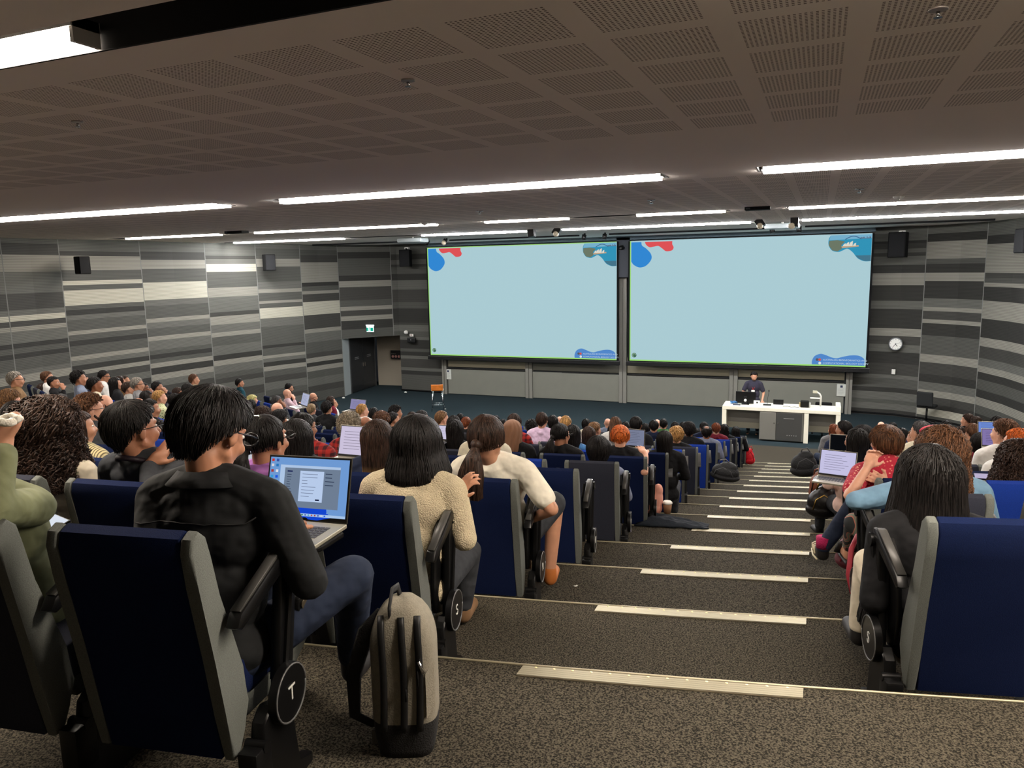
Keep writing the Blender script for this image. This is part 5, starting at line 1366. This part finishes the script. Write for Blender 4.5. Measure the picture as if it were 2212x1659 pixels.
for ch in t.children:
    if ch.name.startswith('hair'):
        m=hairmat('dbrown').copy(); m.name='hair_tipped'; nt=m.node_tree; b=nt.nodes['Principled BSDF']; src=b.inputs['Base Color'].links[0].from_socket
        tc=nt.nodes.new('ShaderNodeTexCoord'); sp=nt.nodes.new('ShaderNodeSeparateXYZ'); nt.links.new(tc.outputs['Object'],sp.inputs[0]); mr=nt.nodes.new('ShaderNodeMapRange'); mr.inputs[1].default_value=-.14; mr.inputs[2].default_value=-.25; nt.links.new(sp.outputs[2],mr.inputs[0])
        mx=nt.nodes.new('ShaderNodeMix'); mx.data_type='RGBA'; nt.links.new(mr.outputs[0],mx.inputs[0]); nt.links.new(src,mx.inputs[6]); mx.inputs[7].default_value=lin((150,116,72)); nt.links.new(mx.outputs[2],b.inputs['Base Color']); ch.material_slots[0].material=m
t,K,_m=seated('beige','person with dark bob in cream knitted cardigan, palm turned up, by the stairs',1,-1.562,(900,904),'bobbig','black','s2','knit',sx=.97,headX=-1.55,n=2600,thick=.003,hs=1.06,
  arms=dict(r=((1000,1152,3.05),(978,1078,3.1),(1020,1035,3.1),Vector((.1,-.3,1)),.55)),trousers='charcoal',legs=dict(r=((1010,1190,3.45),(1000,1305,3.5))),shoe=mat('boot_suede',(122,92,64),rough=.8))
t,K,_m=seated('pony','person with brown ponytail in white tee, elbow on the armrest',2,-1.562,(1052,896),'ponytail','dbrown','s2','tee',sx=.95,headX=-1.50,sleeve='short',yaw=rad(12),n=2600,thick=.0026,hs=1.08,bare=True,trousers='charcoal',
  arms=dict(r=((1192,1100,3.72),(1140,1125,4.0),(1120,1110,4.1),Vector((0,0,1)),.5)),legs=dict(r=((1160,1125,4.1),(1188,1228,4.2))),shoe=mat('boot_tan',(178,104,48),rough=.6))
t,K,_m=seated('bob','person with black bob and grey top in the charcoal seat by the stairs',4,-1.562,(1293,944),'bob','black','s3','greyshirt',sx=.93,headX=-1.60,n=900,thick=.004,hs=1.12,vox=.009,trousers='charcoal')
t,K,_m=seated('ginger','person with ginger hair in a bun beside the stairs',5,-1.60,(1340,919),'bun','ginger','s1','black',sx=.93,sleeve='short',headX=-1.63,n=900,thick=.004,hs=1.05,vox=.009,arms=dict(r=((1392,1020,6.5),(1395,985,6.7),(1380,960,6.8))))
t,K,_m=seated('blackright','person with very long black hair in black top and white trousers, right of the stairs',1,.50,(2008,978),'longbig','black','s2','black',sx=.95,headX=.40,n=4500,thick=.0024,hs=1.28,trousers='stone',
  arms=dict(l=((1888,1300,2.72),(1942,1330,2.95),(1975,1330,3.05))),legs=dict(l=((1880,1215,3.05),(1858,1350,3.1))))
t,K,_m=seated('denim','person with curly brown hair and pale denim jacket, elbow out over the armrest',2,.60,(2034,934),'wavy','brown','s1','denimlt',sx=.95,headX=.57,n=2600,thick=.003,hs=1.15,trousers='charcoal',
  arms=dict(l=((1850,1082,3.55),(1930,1085,3.75),(1960,1085,3.8))),legs=dict(l=((1850,1130,4.0),(1838,1180,4.3))))
for ch in t.children:
    if ch.name.startswith('trousers'):
        m=mat('leaf_print',(84,60,50),rough=.8); nt=m.node_tree; b=nt.nodes['Principled BSDF']; tc=nt.nodes.new('ShaderNodeTexCoord'); wv=nt.nodes.new('ShaderNodeTexWave'); wv.inputs['Scale'].default_value=7; wv.inputs['Distortion'].default_value=7; wv.inputs['Detail'].default_value=1; nt.links.new(tc.outputs['Object'],wv.inputs['Vector'])
        r=nt.nodes.new('ShaderNodeValToRGB'); r.color_ramp.interpolation='CONSTANT'; r.color_ramp.elements[0].color=lin((22,24,24)); r.color_ramp.elements[1].position=.45; r.color_ramp.elements[1].color=lin((150,90,74)); e=r.color_ramp.elements.new(.8); e.color=lin((96,98,84)); nt.links.new(wv.outputs['Fac'],r.inputs[0]); nt.links.new(r.outputs[0],b.inputs['Base Color']); ch.material_slots[0].material=m
t,K,_m=seated('redman','person in red printed shirt resting chin on fist, legs crossed into the stairs',3,.50,(1913,919),'short','brown','s1','redprint',sx=.98,headX=.42,sleeve='short',n=2200,thick=.0032,hs=1.14,trousers='denim',yaw=rad(-10),
  arms=dict(l=((1832,1078,4.45),(1872,1012,4.5),(1884,985,4.52),Vector((0,1,0)),1.0),r=((1965,1080,4.6),(1915,1042,4.6),(1885,1030,4.55),Vector((0,-1,0)),.6)),legs=dict(l=((1850,1085,4.9),(1778,1182,4.95))))
lanyard(t,K,mat('lanyard_navy',(26,30,60)))
t,K,_m=seated('darkright','person with thick dark curly hair at the right edge',3,1.10,(2200,962),'curlybig','dbrown','s2','black',sx=.93,headX=1.12,n=1500,thick=.005,hs=.95,vox=.01)
t,K,_m=seated('olive','person in olive jumper with raised arm at the left edge of the photo',0,-2.12,(-90,885),'long','black','s2','olivegreen',sx=.95,headX=-2.2,n=500,thick=.004,vox=.009,
  arms=dict(r=((-5,1100,1.93),(4,985,2.0),(2,920,2.05),Vector((0,-1,0)),.8)))
bm=bmesh.new(); p=_m.inverted()@W_(8,908,2.02); tube(bm,[p+Vector((.036*math.cos(a),.036*math.sin(a),.004*math.sin(a*4))) for a in [PI*2*q/20 for q in range(21)]],.013,6); mk('hair_tie',bm,mat('scrunchie',(220,214,200),rough=.8,bump=(80,.6)),t,smooth=True)
# ---- lecturer, standing
p=ony(1630,803,21.35)
hgt=p.z
sxl=hgt/1.715
LGs=[(Vector((-.09,.14,.42)),Vector((-.11,.15,.0)),Vector((-.12,.12,-.42))),(Vector((.09,.14,.42)),Vector((.11,.15,.0)),Vector((.12,.12,-.42)))]
K=person_meshes('lecturer',yaw=rad(-14),pitch=rad(-10),vox=.009,sleeve='short',legs=LGs,arms=dict(l=((-.26,.10,.66),(-.24,.22,.47),(-.0,.5,-.6)),r=((.27,.2,.68),(.2,.38,.60),(-.2,.9,-.2))))
for nm,s in (('shoe_a',-1),('shoe_b',1)): K[nm]=blob('lect_shoe',[('c',Vector((s*.12,.12,-.44)),Vector((s*.13,.26,-.45)),.045,.04)],.012,2)
t=build_person('person with dark hair and beard in navy shirt with red lanyard standing at the desk',(p.x,21.42,.49*sxl),rad(178),K,sxl,sxl,'short','black','s2','navyshirt','b',None,n=400,thick=.006,trousers='denim',near=True,hs=1.05)
for ch in t.children:
    if ch.name.startswith('top'): ch.material_slots[0].material=mat('cloth_darknavy',(34,32,48),rough=.85,bump=(22,.35))
ln=lanyard(t,K,mat('lanyard_red',(206,60,48)),low=.74)
bm=bmesh.new(); box(bm,-.045,.045,-.004,.004,-.05,.05,bev=.003); mk('name_badge',bm,WHITE,t,loc=(0,.275,.70))

def extra_foot(t,M_,px,D,px2,D2):
    MI=M_.inverted(); a=MI@W_(*px,D); b=MI@W_(*px2,D2); return a,b
# trainer, sock and stripes on the crossed leg; strap over the bare foot beside it
def shoe_parts(owner_label,fn):
    for o in C.objects:
        if o.get('label')==owner_label: return fn(o)
def _sock(o):
    bpy.context.view_layer.update(); MI=o.matrix_world.inverted()
    sh=min([c for c in o.children if c.name.startswith('shoe') and c.type=='MESH'],key=lambda c:sum(v.co.x for v in c.data.vertices)/len(c.data.vertices)); vs=[v.co.copy() for v in sh.data.vertices]; 
    xs=vs; c=sum(xs,Vector())/len(xs); top=max(xs,key=lambda v:v.z); front=max(xs,key=lambda v:v.y)
    bm=bmesh.new(); cyl(bm,Vector((c.x,top.y-.0,top.z-.035)),Vector((c.x,top.y-.0,top.z+.05)),.047,16); mk('sock',bm,mat('sock_magenta',(170,30,86),rough=.9,bump=(120,.5)),o,smooth=True)
    bm=bmesh.new()
    for q in range(3): tube(bm,[Vector((c.x-.046,c.y-.03+.03*q,c.z-.01)),Vector((c.x-.04,c.y+.01+.03*q,c.z+.03)),Vector((c.x-.0,c.y+.03+.03*q,c.z+.043))],.006,5)
    tube(bm,[Vector((c.x-.046,c.y-.09,c.z-.03)),Vector((c.x-.05,c.y,c.z-.035)),Vector((c.x-.03,front.y-.01,c.z-.035))],.007,5)
    mk('shoe_stripes',bm,mat('shoe_cream',(212,200,168),rough=.6),o,smooth=True)
shoe_parts('person in red printed shirt resting chin on fist, legs crossed into the stairs',_sock)
def _sandal(o):
    sh=min([c for c in o.children if c.name.startswith('shoe') and c.type=='MESH'],key=lambda c:sum(v.co.x for v in c.data.vertices)/len(c.data.vertices)); sh.material_slots[0].material=skin('s2'); vs=[v.co.copy() for v in sh.data.vertices]
    xs=vs; c=sum(xs,Vector())/len(xs)
    bm=bmesh.new(); tube(bm,[c+Vector((-.055,.03,-.03)),c+Vector((-.04,.03,.03)),c+Vector((0,.03,.045)),c+Vector((.04,.03,.03)),c+Vector((.055,.03,-.03))],.02,6,flat=.4); mk('sandal_strap',bm,mat('sandal_black',(26,26,26),rough=.5),o,smooth=True)
    bm=bmesh.new(); box(bm,c.x-.045,c.x+.045,c.y-.12,c.y+.12,c.z-.055,c.z-.035,bev=.008); mk('sandal_sole',bm,mat('sandal_black',(26,26,26)),o)
shoe_parts('person with curly brown hair and pale denim jacket, elbow out over the armrest',_sandal)
# yoke seam across the black shirt
for o in list(C.objects):
    if o.get('label')=='person with glasses in black shirt typing on a laptop, nearest the camera':
        tp=[c for c in o.children if c.name.startswith('top')][0]; me=tp.data
        pts=[]
        for i in range(15):
            x=-.17+.34*i/14; cand=[v.co for v in me.vertices if abs(v.co.x-x)<.012 and abs(v.co.z-(.865+.01*math.cos(x*9)))<.012]
            if cand: c_=min(cand,key=lambda v:v.y); pts.append(Vector((x,c_.y-.001,c_.z)))
        if len(pts)>3:
            bm=bmesh.new(); tube(bm,pts,.0022,5); mk('yoke_seam',bm,mat('seam_black',(20,20,21),rough=.9),o,smooth=True)
#==================================================================== THINGS IN THE AUDIENCE
# foreground laptop: position found from its four screen corners
LAPT=mat('laptop_silver',(176,172,156),rough=.35,metal=.5)
def laptop(lab,pos,yaw,tilt,W=.335,Hs=.222,Db=.235,scr='plain',col=(190,196,214),full=False,st=1.0):
    t=thing('laptop',lab,'laptop',pos,yaw)
    bm=bmesh.new(); box(bm,-W/2,W/2,-Db,0,-.014,0,bev=.003); base=mk('base',bm,LAPT,t)
    bm=bmesh.new(); box(bm,-W/2,W/2,0,.005,0,Hs,bev=.002); lid=mk('lid',bm,LAPT if not full else mat('laptop_lid',(70,68,62),rough=.4,metal=.4),t,rot=(-tilt,0,0))
    bm=bmesh.new(); box(bm,-W/2+.003,W/2-.003,-.0015,0,.003,Hs-.003); bz=mk('bezel',bm,BLACKP,lid)
    m=emis('screen_%d_%d_%d'%col,col,st)
    bm=bmesh.new(); box(bm,-W/2+.008,W/2-.008,-.002,-.0015,.016,Hs-.008); sc=mk('display',bm,m,lid)
    bm=bmesh.new()
    for r_ in range(5):
        nk=13
        for q in range(nk):
            x=-.135+q*.0208; y=-.045-r_*.0195; box(bm,x,x+.0175,y-.016,y,0,.0018)
    if full or True:
        kb=mk('keyboard',bm,mat('keys',(66,66,68),rough=.5),base)
    bm=bmesh.new(); box(bm,-.055,.055,-Db+.02,-Db+.085,.0,.0008); mk('touchpad',bm,mat('touchpad',(160,156,142),rough=.3),base)
    return t,lid,sc,base
t,lid,sc,base=laptop('open silver laptop with blue desktop, on the nearest seat tablet',(-1.614,2.01,-.843+HC),.06,.314,col=(112,156,214),full=True,st=.95)
t.rotation_euler=(.021,-.021,.06)
def quadm(nm,x0,x1,z0,z1,m,par,d):
    bm=bmesh.new(); box(bm,x0,x1,-d,-d+.0003,z0,z1); return mk(nm,bm,m,par)
W2=.335; S_=lambda u,v:(-W2/2+.008+u*(W2-.016),.016+(1-v)*(.222-.024))
def rect(nm,u0,v0,u1,v1,m,d,par=None):
    x0,z1=S_(u0,v0); x1,z0=S_(u1,v1); return quadm(nm,x0,x1,z0,z1,m,par or sc,d)
EM=lambda n,c:emis('lap_'+n,c,.95)
bm=bmesh.new()   # blue flower of the wallpaper: folded petals
for q in range(9):
    a=PI*(.06+.88*q/8); x,z=S_(.5,1.02); 
    tube(bm,[(x+.012*math.cos(a),-.0024,z),(x+.05*math.cos(a),-.0024,z+.035*math.sin(a)),(x+.098*math.cos(a),-.0024,z+.052*math.sin(a)),(x+.07*math.cos(a+.1),-.0024,z+.02)],[.006,.014,.008,.002],4,flat=.03,upv=(0,1,0))
mk('wallpaper_flower',bm,EM('flower',(20,70,210)),sc)
rect('window',.14,.13,.90,.86,EM('win',(112,128,150)),.003)
rect('window_bar',.14,.13,.90,.175,EM('bar',(176,200,232)),.0034)
rect('side_menu',.14,.175,.20,.86,EM('bar',(176,200,232)),.0034)
rect('dialog',.40,.22,.70,.75,EM('dlg',(186,206,238)),.0038)
rect('dialog_button',.615,.70,.665,.725,EM('navy',(20,26,60)),.0042)
rect('menu_button',.235,.225,.30,.25,EM('navy2',(34,44,90)),.0038)
rect('taskbar',0,.955,1,1.0,EM('task',(170,200,236)),.0034)
rr=random.Random(2)
for i in range(8):
    v=.27+i*.055; rect('dialog_text',.43,v,.43+rr.uniform(.06,.2),v+.009,EM('txt',(110,122,150)),.0042)
for i in range(12):
    v=.29+i*.042; rect('menu_text',.235,v,.235+rr.uniform(.03,.07),v+.009,EM('mtxt',(44,54,80)),.0038)
for i in range(4): rect('panel_text',.72,.25+i*.065,.72+rr.uniform(.08,.15),.262+i*.065,EM('mtxt',(44,54,80)),.0038)
cols=[(200,60,60),(60,90,170),(220,220,230),(40,120,190),(170,60,60),(230,230,240),(60,160,220),(30,90,230),(40,120,60),(70,90,200),(210,215,225),(190,70,60)]
pos_=[(.02,.03),(.08,.03),(.02,.12),(.08,.12),(.02,.22),(.08,.22),(.02,.32),(.08,.32),(.02,.42),(.02,.52),(.02,.62),(.02,.72)]
for (u,v),c in zip(pos_,cols): rect('desktop_icon',u,v,u+.032,v+.048,emis('icon_%d_%d_%d'%c,c,.9),.0034)
for i in range(12):
    u=.3+i*.04; c=cols[(i*5)%12]; rect('taskbar_icon',u,.965,u+.018,.99,emis('icon_%d_%d_%d'%c,c,.9),.0038)
bm=bmesh.new(); box(bm,-.03,.0,-.232,-.205,0,.0006); mk('sticker',bm,mat('sticker_blue',(24,34,90)),base); bm=bmesh.new(); box(bm,.01,.05,-.232,-.212,0,.0006); mk('sticker',bm,mat('sticker_pale',(190,160,150)),base)
# the tablet the laptop stands on and its hinge arm
t2=thing('writing_tablet','black fold-out writing tablet under the open laptop','writing tablet',(-1.614,2.01,-.843+HC-.016),.06)
bm=bmesh.new(); bevel_prism(bm,[(-.15,-.24),(.02,-.27),(.13,-.24),(.165,-.15),(.165,-.02),(.10,.02),(-.12,.02),(-.16,-.04)],-.022,0,'z',.007); mk('board',bm,BLACKP,t2)
bm=bmesh.new(); tube(bm,[(.10,-.2,-.02),(.17,-.3,-.05),(.215,-.37,-.085)],[.02,.022,.024],8); mk('hinge_arm',bm,BLACKP,t2)
bm=bmesh.new(); cyl(bm,(.19,-.37,-.085),(.245,-.375,-.085),.026,16); k_=mk('knuckle',bm,BLACKP,t2)
bm=bmesh.new(); cyl(bm,(.245,-.375,-.085),(.249,-.375,-.085),.014,14); mk('bolt',bm,mat('bolt',(120,110,90),rough=.3,metal=.8),k_)
# devices held or resting further away
def device(nm,lab,px,py,D,w_,h_,yaw,col,tilt=.3,st=.95,kind='laptop'):
    p=W_(px,py,D)
    if kind=='laptop':
        t,l,s,b=laptop(lab,p,yaw,tilt,W=w_,Hs=h_,Db=.2,col=col,st=st)
        bm=bmesh.new()
        for q in range(7): box(bm,-w_*.36,w_*(.1+.25*((q*37)%5)/5),-.0024,-.002,h_*(.25+.09*q),h_*(.262+.09*q))
        mk('text_lines',bm,emis('dark_text_%d'%col[0],tuple(int(c*.6) for c in col),.8),s)
        return t
    t=thing(nm,lab,'phone' if nm=='phone' else 'tablet',p,yaw)
    bm=bmesh.new(); box(bm,-w_/2,w_/2,-.004,.004,-h_/2,h_/2,bev=.003); b=mk('body',bm,BLACKP,t); b.rotation_euler=(-tilt,0,0)
    bm=bmesh.new(); box(bm,-w_/2+.004,w_/2-.004,-.0048,-.004,-h_/2+.004,h_/2-.004); s=mk('display',bm,emis('scr_%d_%d_%d'%col,col,st),b)
    return t
device('laptop','laptop with white document page behind the black-haired heads, left of centre',766,988,4.7,.26,.20,rad(0),(206,196,222))
device('laptop','white laptop page left of the long black hair, in the middle rows',946,951,7.2,.22,.15,rad(0),(206,200,226))
device('laptop','small white laptop screen in the left block of seats',656,877,12.8,.30,.22,rad(-30),(176,182,210))
device('laptop','small lilac laptop screen near the front of the left block',771,886,13.5,.36,.2,rad(-8),(140,136,176))
device('laptop','laptop with pale screen at the knees right of the stairs',1806,1030,5.6,.26,.20,rad(-12),(200,196,230),tilt=.35)
device('laptop','laptop with dark screen right of the stairs in front of the pink top',1830,982,6.8,.30,.18,rad(0),(20,22,26),tilt=.3,st=.5)
device('laptop','laptop with blue screen at the far right rows',2137,938,8.2,.22,.14,rad(5),(110,140,214))
device('laptop','laptop with lilac text screen at the far right rows',2156,966,6.9,.27,.17,rad(5),(130,116,170))
device('laptop','laptop with grey page behind the ginger bun',1371,966,7.4,.2,.18,rad(-5),(120,126,150),tilt=.1)
device('phone','white phone held above the laptop lid',547,990,3.35,.075,.15,rad(10),(200,204,214),tilt=.2,kind='phone')
device('phone','lit phone lying between the two nearest seats at left',108,1134,2.30,.12,.08,rad(-15),(225,232,244),tilt=1.2,kind='phone')
device('phone','phone with lit screen held behind the grey seats at right',2120,1029,5.0,.09,.05,rad(5),(190,180,210),tilt=1.0,kind='phone')
device('tablet','white tablet page on the lap in the third row by the stairs',1105,1014,4.5,.14,.10,rad(0),(198,196,214),tilt=1.1,kind='tablet')
# water bottle
def on_floor(px,py,k): return onz(px,py,ZT[k])
t=thing('water_bottle','clear plastic water bottle between seats in the left block','bottle',W_(514,875,9.5)); 
bm=bmesh.new(); tube(bm,[(0,0,-.08),(0,0,.05),(0,0,.08),(0,0,.1)],[.032,.032,.014,.014],12); mk('bottle_body',bm,mat('bottle_plastic',(150,170,200),rough=.15),t); bm=bmesh.new(); cyl(bm,(0,0,.1),(0,0,.118),.016,12); mk('bottle_cap',bm,WHITE,t)
# ---- big grey backpack beside the stairs
def backpack():
    bl=onz(838,1628,ZT[0]); t=thing('backpack','large grey and black backpack standing by the nearest seat','backpack',(bl.x+.03,bl.y+.07,ZT[0]),rad(22))
    h=.47; GR=mat('pack_grey',(128,122,108),rough=.9,vary=(60,.08),bump=(220,.25)); 
    def bodyprof(z):  # half width, depth front/back
        a=z/h; w_=.088*(1-.28*max(0,a-.72)/.28*max(0,a-.72)/.28)*(.86+.14*min(1,a*5)); return w_
    bm=bmesh.new(); rings=[]; n=28
    for i in range(22):
        a=i/21; z=h*a; w_=.098*(.85+.15*math.sin(min(1,a*4)*PI/2))*math.sqrt(max(.02,1-(max(0,a-.70)/.32)**2)); dpt=.085*(.9+.1*math.sin(min(1,a*3)*PI/2))*math.sqrt(max(.03,1-(max(0,a-.74)/.30)**2))
        rings.append([bm.verts.new((w_*math.copysign(abs(math.cos(q))**.55,math.cos(q)),dpt*math.copysign(abs(math.sin(q))**.6,math.sin(q)),z)) for q in [2*PI*j/n for j in range(n)]])
    for a,b in zip(rings,rings[1:]):
        for j in range(n):
            f=bm.faces.new((a[j],a[(j+1)%n],b[(j+1)%n],b[j])); f.material_index=1 if f.calc_center_median().z<.115 else 0
    bm.faces.new(rings[0][::-1]).material_index=1; bm.faces.new(rings[-1])
    b=mk('pack_body',bm,[GR,mat('pack_black',(28,27,27),rough=.85,bump=(220,.3))],t,smooth=True)
    def surf(x,a,off=.004):
        w_=.098*math.sqrt(max(.02,1-(max(0,a-.70)/.32)**2)); dpt=.085*math.sqrt(max(.03,1-(max(0,a-.74)/.30)**2))
        c=min(.999,abs(x)/w_); c=c**(1/.55); y=-dpt*(math.sqrt(1-c*c))**.6 if c<1 else 0; return Vector((x,y-off,h*a))
    ZP=mat('zip_black',(18,18,19),rough=.5)
    for x0 in (-.056,.004,.05):
        bm=bmesh.new(); tube(bm,[surf(x0+.006*math.sin(a*3),.2+.74*a) for a in [q/16 for q in range(17)]],.0105,6,flat=.45); z_=mk('zip_track',bm,ZP,b,smooth=True)
    bm=bmesh.new(); tube(bm,[surf(.055,.68)+Vector((0,-.01,0)),surf(.068,.60)+Vector((0,-.014,0))],.0055,6); mk('zip_pull',bm,STEEL,b)
    bm=bmesh.new(); tube(bm,[surf(.016,.5)+Vector((0,-.01,0)),surf(.016,.42)+Vector((0,-.012,0))],.003,5); tube(bm,[surf(.052,.62)+Vector((0,-.01,0)),surf(.052,.52)+Vector((0,-.012,0))],.003,5); mk('zip_cord',bm,BLACKD,b)
    bm=bmesh.new(); tube(bm,[(-.03,-.045,h*.88),(-.028,-.06,h*1.0),(-.022,-.035,h*1.09),(-.015,.02,h*1.06),(-.01,.035,h*.97)],.014,6,flat=.35,upv=(1,0,0)); mk('carry_handle',bm,mat('handle_black',(30,30,31),rough=.7),t,smooth=True)
    bm=bmesh.new(); vs=[]
    for q in range(10):
        a=.28+.30*q/9; vs.append((bm.verts.new(surf(.072,a,.008)),bm.verts.new(surf(.094,a+.05,.006))))
    for a,c_ in zip(vs,vs[1:]): bm.faces.new((a[0],a[1],c_[1],c_[0]))
    mk('side_pocket',bm,GR,b,smooth=True)
    for s,xx in ((-1,-.10),):
        bm=bmesh.new(); tube(bm,[(-.07,.05,h*.86),(-.125,.05,h*.72),(-.165,.03,h*.45),(-.16,.0,h*.2),(-.11,.02,.05),(-.07,.05,.035)],[.02,.026,.024,.018,.012,.01],8,flat=.35,upv=(0,1,0)); mk('shoulder_strap',bm,mat('strap_black',(30,29,29),rough=.8,bump=(200,.3)),t,smooth=True)
    bm=bmesh.new(); box(bm,-.10,-.086,-.05,-.045,.03,.075); mk('logo_patch',bm,mat('patch_grey',(80,78,74)),t)
backpack()
def softbag(nm,lab,cat,px,py,k,w_,d_,h_,m,rz=0,lean=0,extra=None,vox=.008):
    p=on_floor(px,py,k); t=thing(nm,lab,cat,(p.x,p.y+d_*.5,ZT[k]),rz)
    me=blob(nm+'_body',[('e',Vector((0,0,h_*.45)),(w_*.5,d_*.5,h_*.45)),('e',Vector((0,.0,h_*.25)),(w_*.55,d_*.52,h_*.26)),('e',Vector((w_*.08,0,h_*.75)),(w_*.32,d_*.35,h_*.25))],vox,2)
    o=inst('bag_body',me,m,t); o.rotation_euler=(0,lean,0)
    bm=bmesh.new(); tube(bm,[(-w_*.2,0,h_*.85),(-w_*.15,-.02,h_*1.06),(w_*.05,-.02,h_*1.12),(w_*.2,0,h_*.9)],.008,6); mk('bag_handle',bm,extra or m,t,smooth=True)
    bm=bmesh.new(); tube(bm,[(-w_*.35,-d_*.42,h_*.3),(-w_*.25,-d_*.42,h_*.62),(0,-d_*.38,h_*.76),(w_*.28,-d_*.38,h_*.6),(w_*.36,-d_*.42,h_*.3)],.005,5); mk('bag_zip',bm,extra or BLACKD,t,smooth=True)
    return t
BK=mat('bag_black',(22,22,24),rough=.7,bump=(60,.4)); softbag('backpack','slumped black backpack on the left side of the stairs, middle rows','backpack',1562,1044,6,.34,.24,.25,BK,rad(-6),rad(6),mat('bag_trim',(70,70,72)))
softbag('backpack','pink backpack hanging behind the armrest beside the white cup lid','backpack',1404,1118,4,.15,.15,.31,mat('bag_pink',(214,150,132),rough=.8,bump=(40,.3)),0,rad(10),mat('strap_brown',(120,86,60)))
softbag('handbag','small bright red bag at the front left of the stairs','bag',1620,1005,14,.20,.16,.36,mat('bag_red',(206,24,40),rough=.5,bump=(30,.4)),0,rad(-8))
softbag('handbag','black leather handbag with gold zip on the right side of the stairs','bag',1775,1125,4,.26,.2,.30,mat('leather_black',(24,22,22),rough=.35,bump=(40,.2)),rad(8),0,mat('gold_zip',(176,140,70),rough=.3,metal=1))
softbag('backpack','black backpack on the right side of the stairs, middle rows','backpack',1738,1034,7,.34,.24,.36,BK,rad(5),rad(-6),mat('bag_trim',(70,70,72)))
softbag('handbag','brown leather bag standing behind the black handbag','bag',1762,1082,5,.14,.16,.30,mat('leather_brown',(120,66,44),rough=.5,bump=(40,.2)),0,0)
softbag('backpack','dark red backpack under the seat right of the stairs','backpack',1836,1240,2,.16,.2,.22,mat('bag_maroon',(84,26,36),rough=.7,bump=(40,.3)),0,0,mat('strap_red',(150,34,50)))
p=on_floor(1832,1300,1); bm=bmesh.new(); tube(bm,[(0,.1,.28),(-.03,.05,.22),(-.04,.0,.1),(-.02,-.03,.02),(.03,-.02,.01),(.0,.03,.08),(.04,.08,.16)],.014,6,flat=.3); tag(mk('hanging_strap',bm,mat('strap_red',(150,34,50),rough=.6),loc=(p.x+.04,p.y+.1,p.z),smooth=True),'red strap dangling to the floor below the sandalled foot','strap')
# dark jacket spilled on the step, cup lid
def jacket():
    p=on_floor(1440,1140,4); bm=bmesh.new(); n=18; V=[]
    rr=random.Random(5)
    for i in range(n):
        row=[]
        for j in range(n):
            u,v=i/(n-1),j/(n-1); x=-.28+.62*u; y=-.16+.34*v; e=min(u,1-u,v,1-v); z=.008+.10*min(1,e*4)*(.5+.5*noise.noise(Vector((x*9,y*9,1))))*(1.1-u)+.03*max(0,noise.noise(Vector((x*20,y*22,3))))*min(1,e*5)
            row.append(bm.verts.new((x+.03*noise.noise(Vector((y*12,2,1))),y*(1.15-.75*u)+.02*noise.noise(Vector((x*12,5,1))),z)))
        V.append(row)
    for i in range(n-1):
        for j in range(n-1): bm.faces.new((V[i][j],V[i+1][j],V[i+1][j+1],V[i][j+1]))
    o=mk('jacket',bm,mat('jacket_navy',(14,22,32),rough=.9,bump=(30,.4)),loc=(p.x,p.y+.12,ZT[4]+.004),smooth=True); m=o.modifiers.new('s','SOLIDIFY'); m.thickness=.006
    tag(o,'dark navy jacket lying in folds on the step at the left of the stairs','jacket')
jacket()
p=on_floor(1440,1117,4); t=thing('takeaway_cup','takeaway cup with white lid beside the pink backpack','cup',(p.x,p.y+.03,ZT[4]+.03)); 
bm=bmesh.new(); tube(bm,[(0,0,0),(0,0,.09)],[.03,.042],16); mk('cup',bm,mat('cup_paper',(150,110,80),rough=.7),t); bm=bmesh.new(); tube(bm,[(0,0,.09),(0,0,.1),(0,0,.112)],[.046,.045,.036],18); mk('lid',bm,WHITE,t)
p=on_floor(1242,1268,2); bm=bmesh.new(); sph(bm,(0,0,.006),(.012,.006,.005),1); sph(bm,(.008,.008,.006),(.006,.01,.004),1); tag(mk('paper_scrap',bm,WHITE,loc=p),'tiny white scrap of paper on the carpet of the stairs','scrap')
# trainer and sandal of the crossed legs, separate shoes kept with their look
#==================================================================== PLACE THE SEATS
def occupied(x,k): return any(kk==k and abs(x-xx)<.3 for kk,xx in occ_pts)
for rec in SEATS:
    if (rec[0],rec[1],rec[2]) in HIDDEN: continue
    build_seat(rec,occupied(rec[3],rec[0]))
